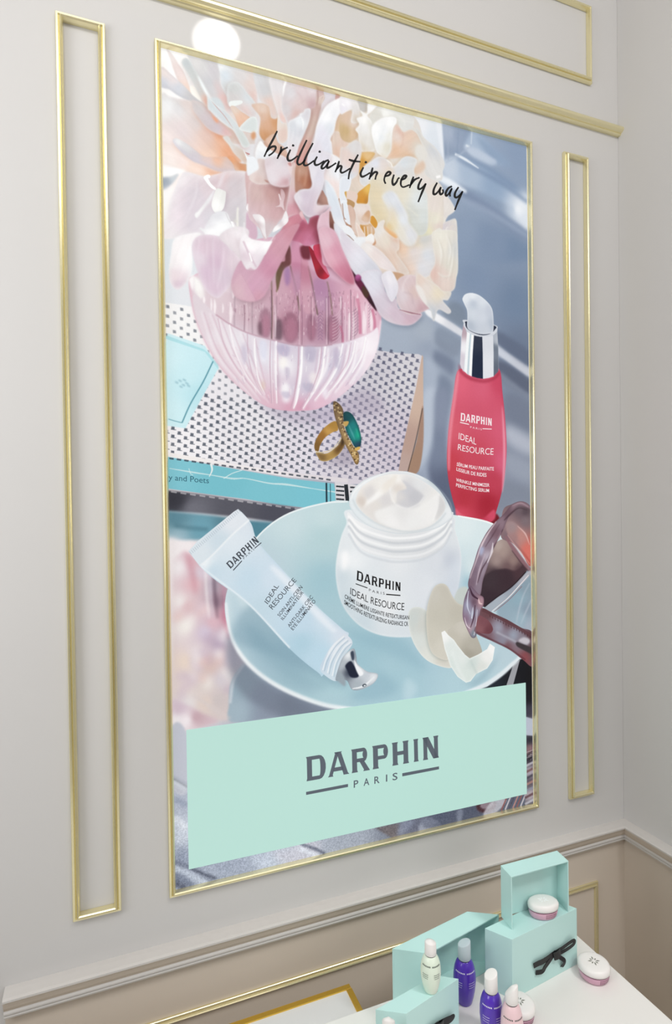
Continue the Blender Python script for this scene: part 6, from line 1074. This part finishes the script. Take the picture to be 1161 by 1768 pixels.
def bow(parent, q, items):
    """ribbon pieces lying against the front face of a box"""
    f = np.array([q[1][0]-q[0][0], q[1][1]-q[0][1], 0]); f /= np.linalg.norm(f); n = np.array([f[1], -f[0], 0])
    holder = empty('ribbon_bow'); holder.location = (q[0][0], q[0][1], TZ); child(holder, parent)
    for name, pts, w, lift in items:
        P = np.array(pts, float); sp_ = spline(P, False, 5)
        c = ray_plane(sp_, (q[0][0], q[0][1], TZ), n)
        N = len(c); v = []
        for k in range(N):
            tq = (c[min(k+1, N-1)]-c[max(k-1, 0)]).normalized(); sd = Vector(n).cross(tq).normalized()*w/2
            lf = lift[0] + (lift[1]-lift[0])*math.sin(math.pi*k/(N-1))
            o_ = Vector(n)*lf; th = Vector(n)*.0012
            v += [c[k]-sd+o_, c[k]+sd+o_, c[k]+sd+o_+th, c[k]-sd+o_+th]
        fs = [(4*k+i, 4*k+(i+1) % 4, 4*k+4+(i+1) % 4, 4*k+4+i) for k in range(N-1) for i in range(4)] + [(0, 1, 2, 3), tuple(4*(N-1)+i for i in (3, 2, 1, 0))]
        o = mesh_obj(name, v, fs, M['ribbon'], smooth=False)
        o.parent = holder; o.matrix_parent_inverse = Matrix.Translation(-Vector((q[0][0], q[0][1], TZ)))
CROPS['N'] = (900, 1600, 11.61)
bow(gb, QB, [('loop', Q('N', [(650, 520), (800, 400), (920, 290), (1010, 230), (1005, 300), (900, 400), (760, 500), (680, 540)]), 0.0070, (.001, .007)),
             ('tail', Q('N', [(660, 500), (520, 590), (400, 660), (300, 710), (228, 765)]), 0.0109, (.003, .005)),
             ('tail', Q('N', [(640, 540), (540, 640), (440, 760), (390, 860), (280, 905)]), 0.0094, (.002, .006)),
             ('tail', Q('N', [(690, 550), (760, 590), (815, 630), (825, 700), (800, 790)]), 0.0084, (.002, .006)),
             ('knot', Q('N', [(610, 560), (670, 510), (740, 460)]), 0.0181, (.006, .009))])
bow(gd, QD, [('loop', [(752, 1768), (762, 1760), (772, 1754), (779, 1750), (776, 1757), (766, 1765), (756, 1770)], 0.0070, (.001, .006)),
             ('tail', [(756, 1766), (748, 1769), (741, 1774), (734, 1778)], 0.0101, (.002, .005)), ('tail', [(760, 1768), (768, 1773), (771, 1781)], 0.0080, (.002, .005)), ('knot', [(750, 1771), (756, 1767), (762, 1763)], 0.0159, (.006, .008))])

# ------------------------------------------------------------------ bottles and jars
def lathe(prof, seg=32, sx=1., sy=1.):
    v, f = [], []
    for r, z in prof: v += [(r*math.cos(2*math.pi*k/seg)*sx, r*math.sin(2*math.pi*k/seg)*sy, z) for k in range(seg)]
    n = len(prof)
    for i in range(n-1):
        for k in range(seg): f.append((i*seg+k, i*seg+(k+1) % seg, (i+1)*seg+(k+1) % seg, (i+1)*seg+k))
    f.append(tuple(range(seg))[::-1]); f.append(tuple(range((n-1)*seg, n*seg)))
    return v, f
def local(o, parent): o.parent = parent; return o
def bottle(label, x, y, z, H, R, body, cap, text_m, slant=.28, turn=0., collar='dark', group='bottles among the mint boxes', rounded=False):
    t = tag(empty('bottle', (x, y, z)), label, 'bottle', group); t.rotation_euler[2] = turn
    hb = H*.70
    pr_ = [(.0, 0), (.56, 0), (.62, .012), (.66, .03), (.80, .16), (.93, .33), (1.0, .52), (.98, .66), (.90, .80), (.78, .90), (.64, .965), (.54, .99), (.50, 1.0)]
    local(mesh_obj('body', *lathe([(max(r*R, .0004), h*hb) for r, h in pr_]), M[body], smooth=True), t)
    local(mesh_obj('collar', *lathe([(R*.50, hb-.0006), (R*.53, hb), (R*.53, hb+H*.010), (R*.48, hb+H*.012)]), M[collar], smooth=True), t)
    c0 = hb+H*.012
    v, f = lathe([(R*.55, c0), (R*.585, c0+.001), (R*.57, c0+H*.10), (R*.56, H-.0022), (R*.535, H-.0006), (R*.47, H), (.0004, H+.0002)])
    for i, p in enumerate(v):
        k = max(0, (p[2]-c0)/(H-c0)); cut = slant*(p[0]/(R*.57))*.5
        zz = p[2] - (H-c0)*max(0, .5*slant+cut)*k**2
        if rounded and k > .5: zz -= .1*H*((p[0]**2+p[1]**2)/(R*.57)**2)*(k-.5)
        v[i] = (p[0], p[1], zz)
    local(mesh_obj('cap', v, f, M[cap], smooth=True), t)
    def rad(h): return np.interp(h, [p[1]*hb for p in pr_], [p[0]*R for p in pr_])
    for hh, w, a0, th in ((.80, .9, -.5, .0022), (.60, .55, -.35, .0012), (.55, .55, -.35, .0012), (.50, .5, -.33, .0012)):
        N = 7; vv, ff = [], []
        for side in (0, 1):                              # the same print shows on two sides
            for k in range(N):
                an = -2.62 - turn + a0 + w*k/(N-1) + side*1.2; an2 = an + w/(N-1)*.62; b0 = len(vv)
                for zz, a_ in ((hh*hb, an), (hh*hb, an2), (hh*hb+th, an2), (hh*hb+th, an)):
                    r = rad(zz)+.00035; vv.append((r*math.cos(a_), r*math.sin(a_), zz))
                ff.append((b0, b0+1, b0+2, b0+3))
        local(mesh_obj('print_mark', vv, ff, M[text_m]), t)
    return t
bottle('purple bottle with white cap tinted with shade in front of the open mint box', .6539, -.2999, TZ, .1275, .0228, 'purple', 'cap_white_shaded', 'label_white', turn=2.6)
bottle('purple bottle with white cap beside the pink bottle', .6545, -.3885, TZ, .1285, .0218, 'purple', 'cap', 'label_white', turn=3.0)
bottle('pale pink bottle with white cap at the front edge', .6680, -.4325, TZ, .1405, .0205, 'pink', 'cap', 'label_dark', slant=.55, turn=2.2, rounded=True)
bottle('pale green bottle with white cap standing on a mint box', .5440, -.3540, .80, .0985, .0192, 'green', 'cap', 'label_dark', slant=.15, turn=.4, rounded=True)
bottle('white-capped cream bottle at the bottom edge beside the bow box', .4335, -.3975, TZ, .1290, .0200, 'cream', 'cap', 'label_dark', slant=.4, turn=1.0, rounded=True)
def jar(label, x, y, z, R, sy=1., turn=0., emb='emblem'):
    t = tag(empty('cream_jar', (x, y, z)), label, 'jar', 'pink jars with white lids'); t.rotation_euler[2] = turn
    H1, H2 = .0165, .0150
    local(mesh_obj('body', *lathe([(.0004, 0), (R*.74, 0), (R*.84, .0012), (R*.90, .004), (R*.95, .010), (R*.955, H1-.001), (R*.93, H1)], 40, 1, sy), M['pinkglass'], smooth=True), t)
    local(mesh_obj('seal', *lathe([(R*.90, H1-.0003), (R*.975, H1), (R*.975, H1+.0016), (R*.90, H1+.002)], 40, 1, sy), M['seal'], smooth=True), t)
    z0_ = H1+.0014
    lid = local(mesh_obj('lid', *lathe([(R*.93, z0_), (R*1.0, z0_+.0008), (R*1.015, z0_+.005), (R*1.01, z0_+.0085), (R*.965, z0_+.0115), (R*.88, z0_+.0135), (R*.74, z0_+.0145), (R*.4, z0_+H2), (.0004, z0_+H2)], 40, 1, sy), M['cap'], smooth=True), t)
    zt = z0_+H2+.0004
    for k in range(8):                                  # snowflake emblem
        a = 2*math.pi*k/8+.2; ca, sa = math.cos(a), math.sin(a); r0, r1, w = R*.10, R*(.40 if k % 2 else .30), R*.05
        v = [(r0*ca, r0*sa*sy, zt), ((r0+r1)/2*ca-w*sa, ((r0+r1)/2*sa+w*ca)*sy, zt), (r1*ca, r1*sa*sy, zt-.0001), ((r0+r1)/2*ca+w*sa, ((r0+r1)/2*sa-w*ca)*sy, zt)]
        v2 = [(p[0], p[1], p[2]-.0012) for p in v]
        o = mesh_obj('emblem_petal', v+v2, [(0, 1, 2, 3), (7, 6, 5, 4), (0, 4, 5, 1), (1, 5, 6, 2), (2, 6, 7, 3), (3, 7, 4, 0)], M[emb]); o.parent = lid
    for i, zz in enumerate((.0118, .0083, .0050)):
        v, f = [], []
        for k in range(9):
            a = -1.95-turn+.8*k/8; a2 = a+.07; r = np.interp(zz, [.004, .010, .0165], [R*.90, R*.95, R*.955])+.0004; b0 = len(v)
            v += [(r*math.cos(q), r*math.sin(q)*sy, h) for q, h in ((a, zz), (a2, zz), (a2, zz+.0018), (a, zz+.0018))]; f.append((b0, b0+1, b0+2, b0+3))
        local(mesh_obj('print_mark', v, f, M['seal']), t)
    return t
jar('pink jar with white lid alone at the right of the table', .9470, -.3500, TZ, .0325, turn=.2)
jar('pink jar with white lid inside the upright mint lid', .8565, -.2990, ZB, .0335, sy=.70, turn=-.25, emb='emblem_white')
jar('pink jar with white lid half hidden behind the pink bottle', .7330, -.3720, TZ, .0300, turn=.3)
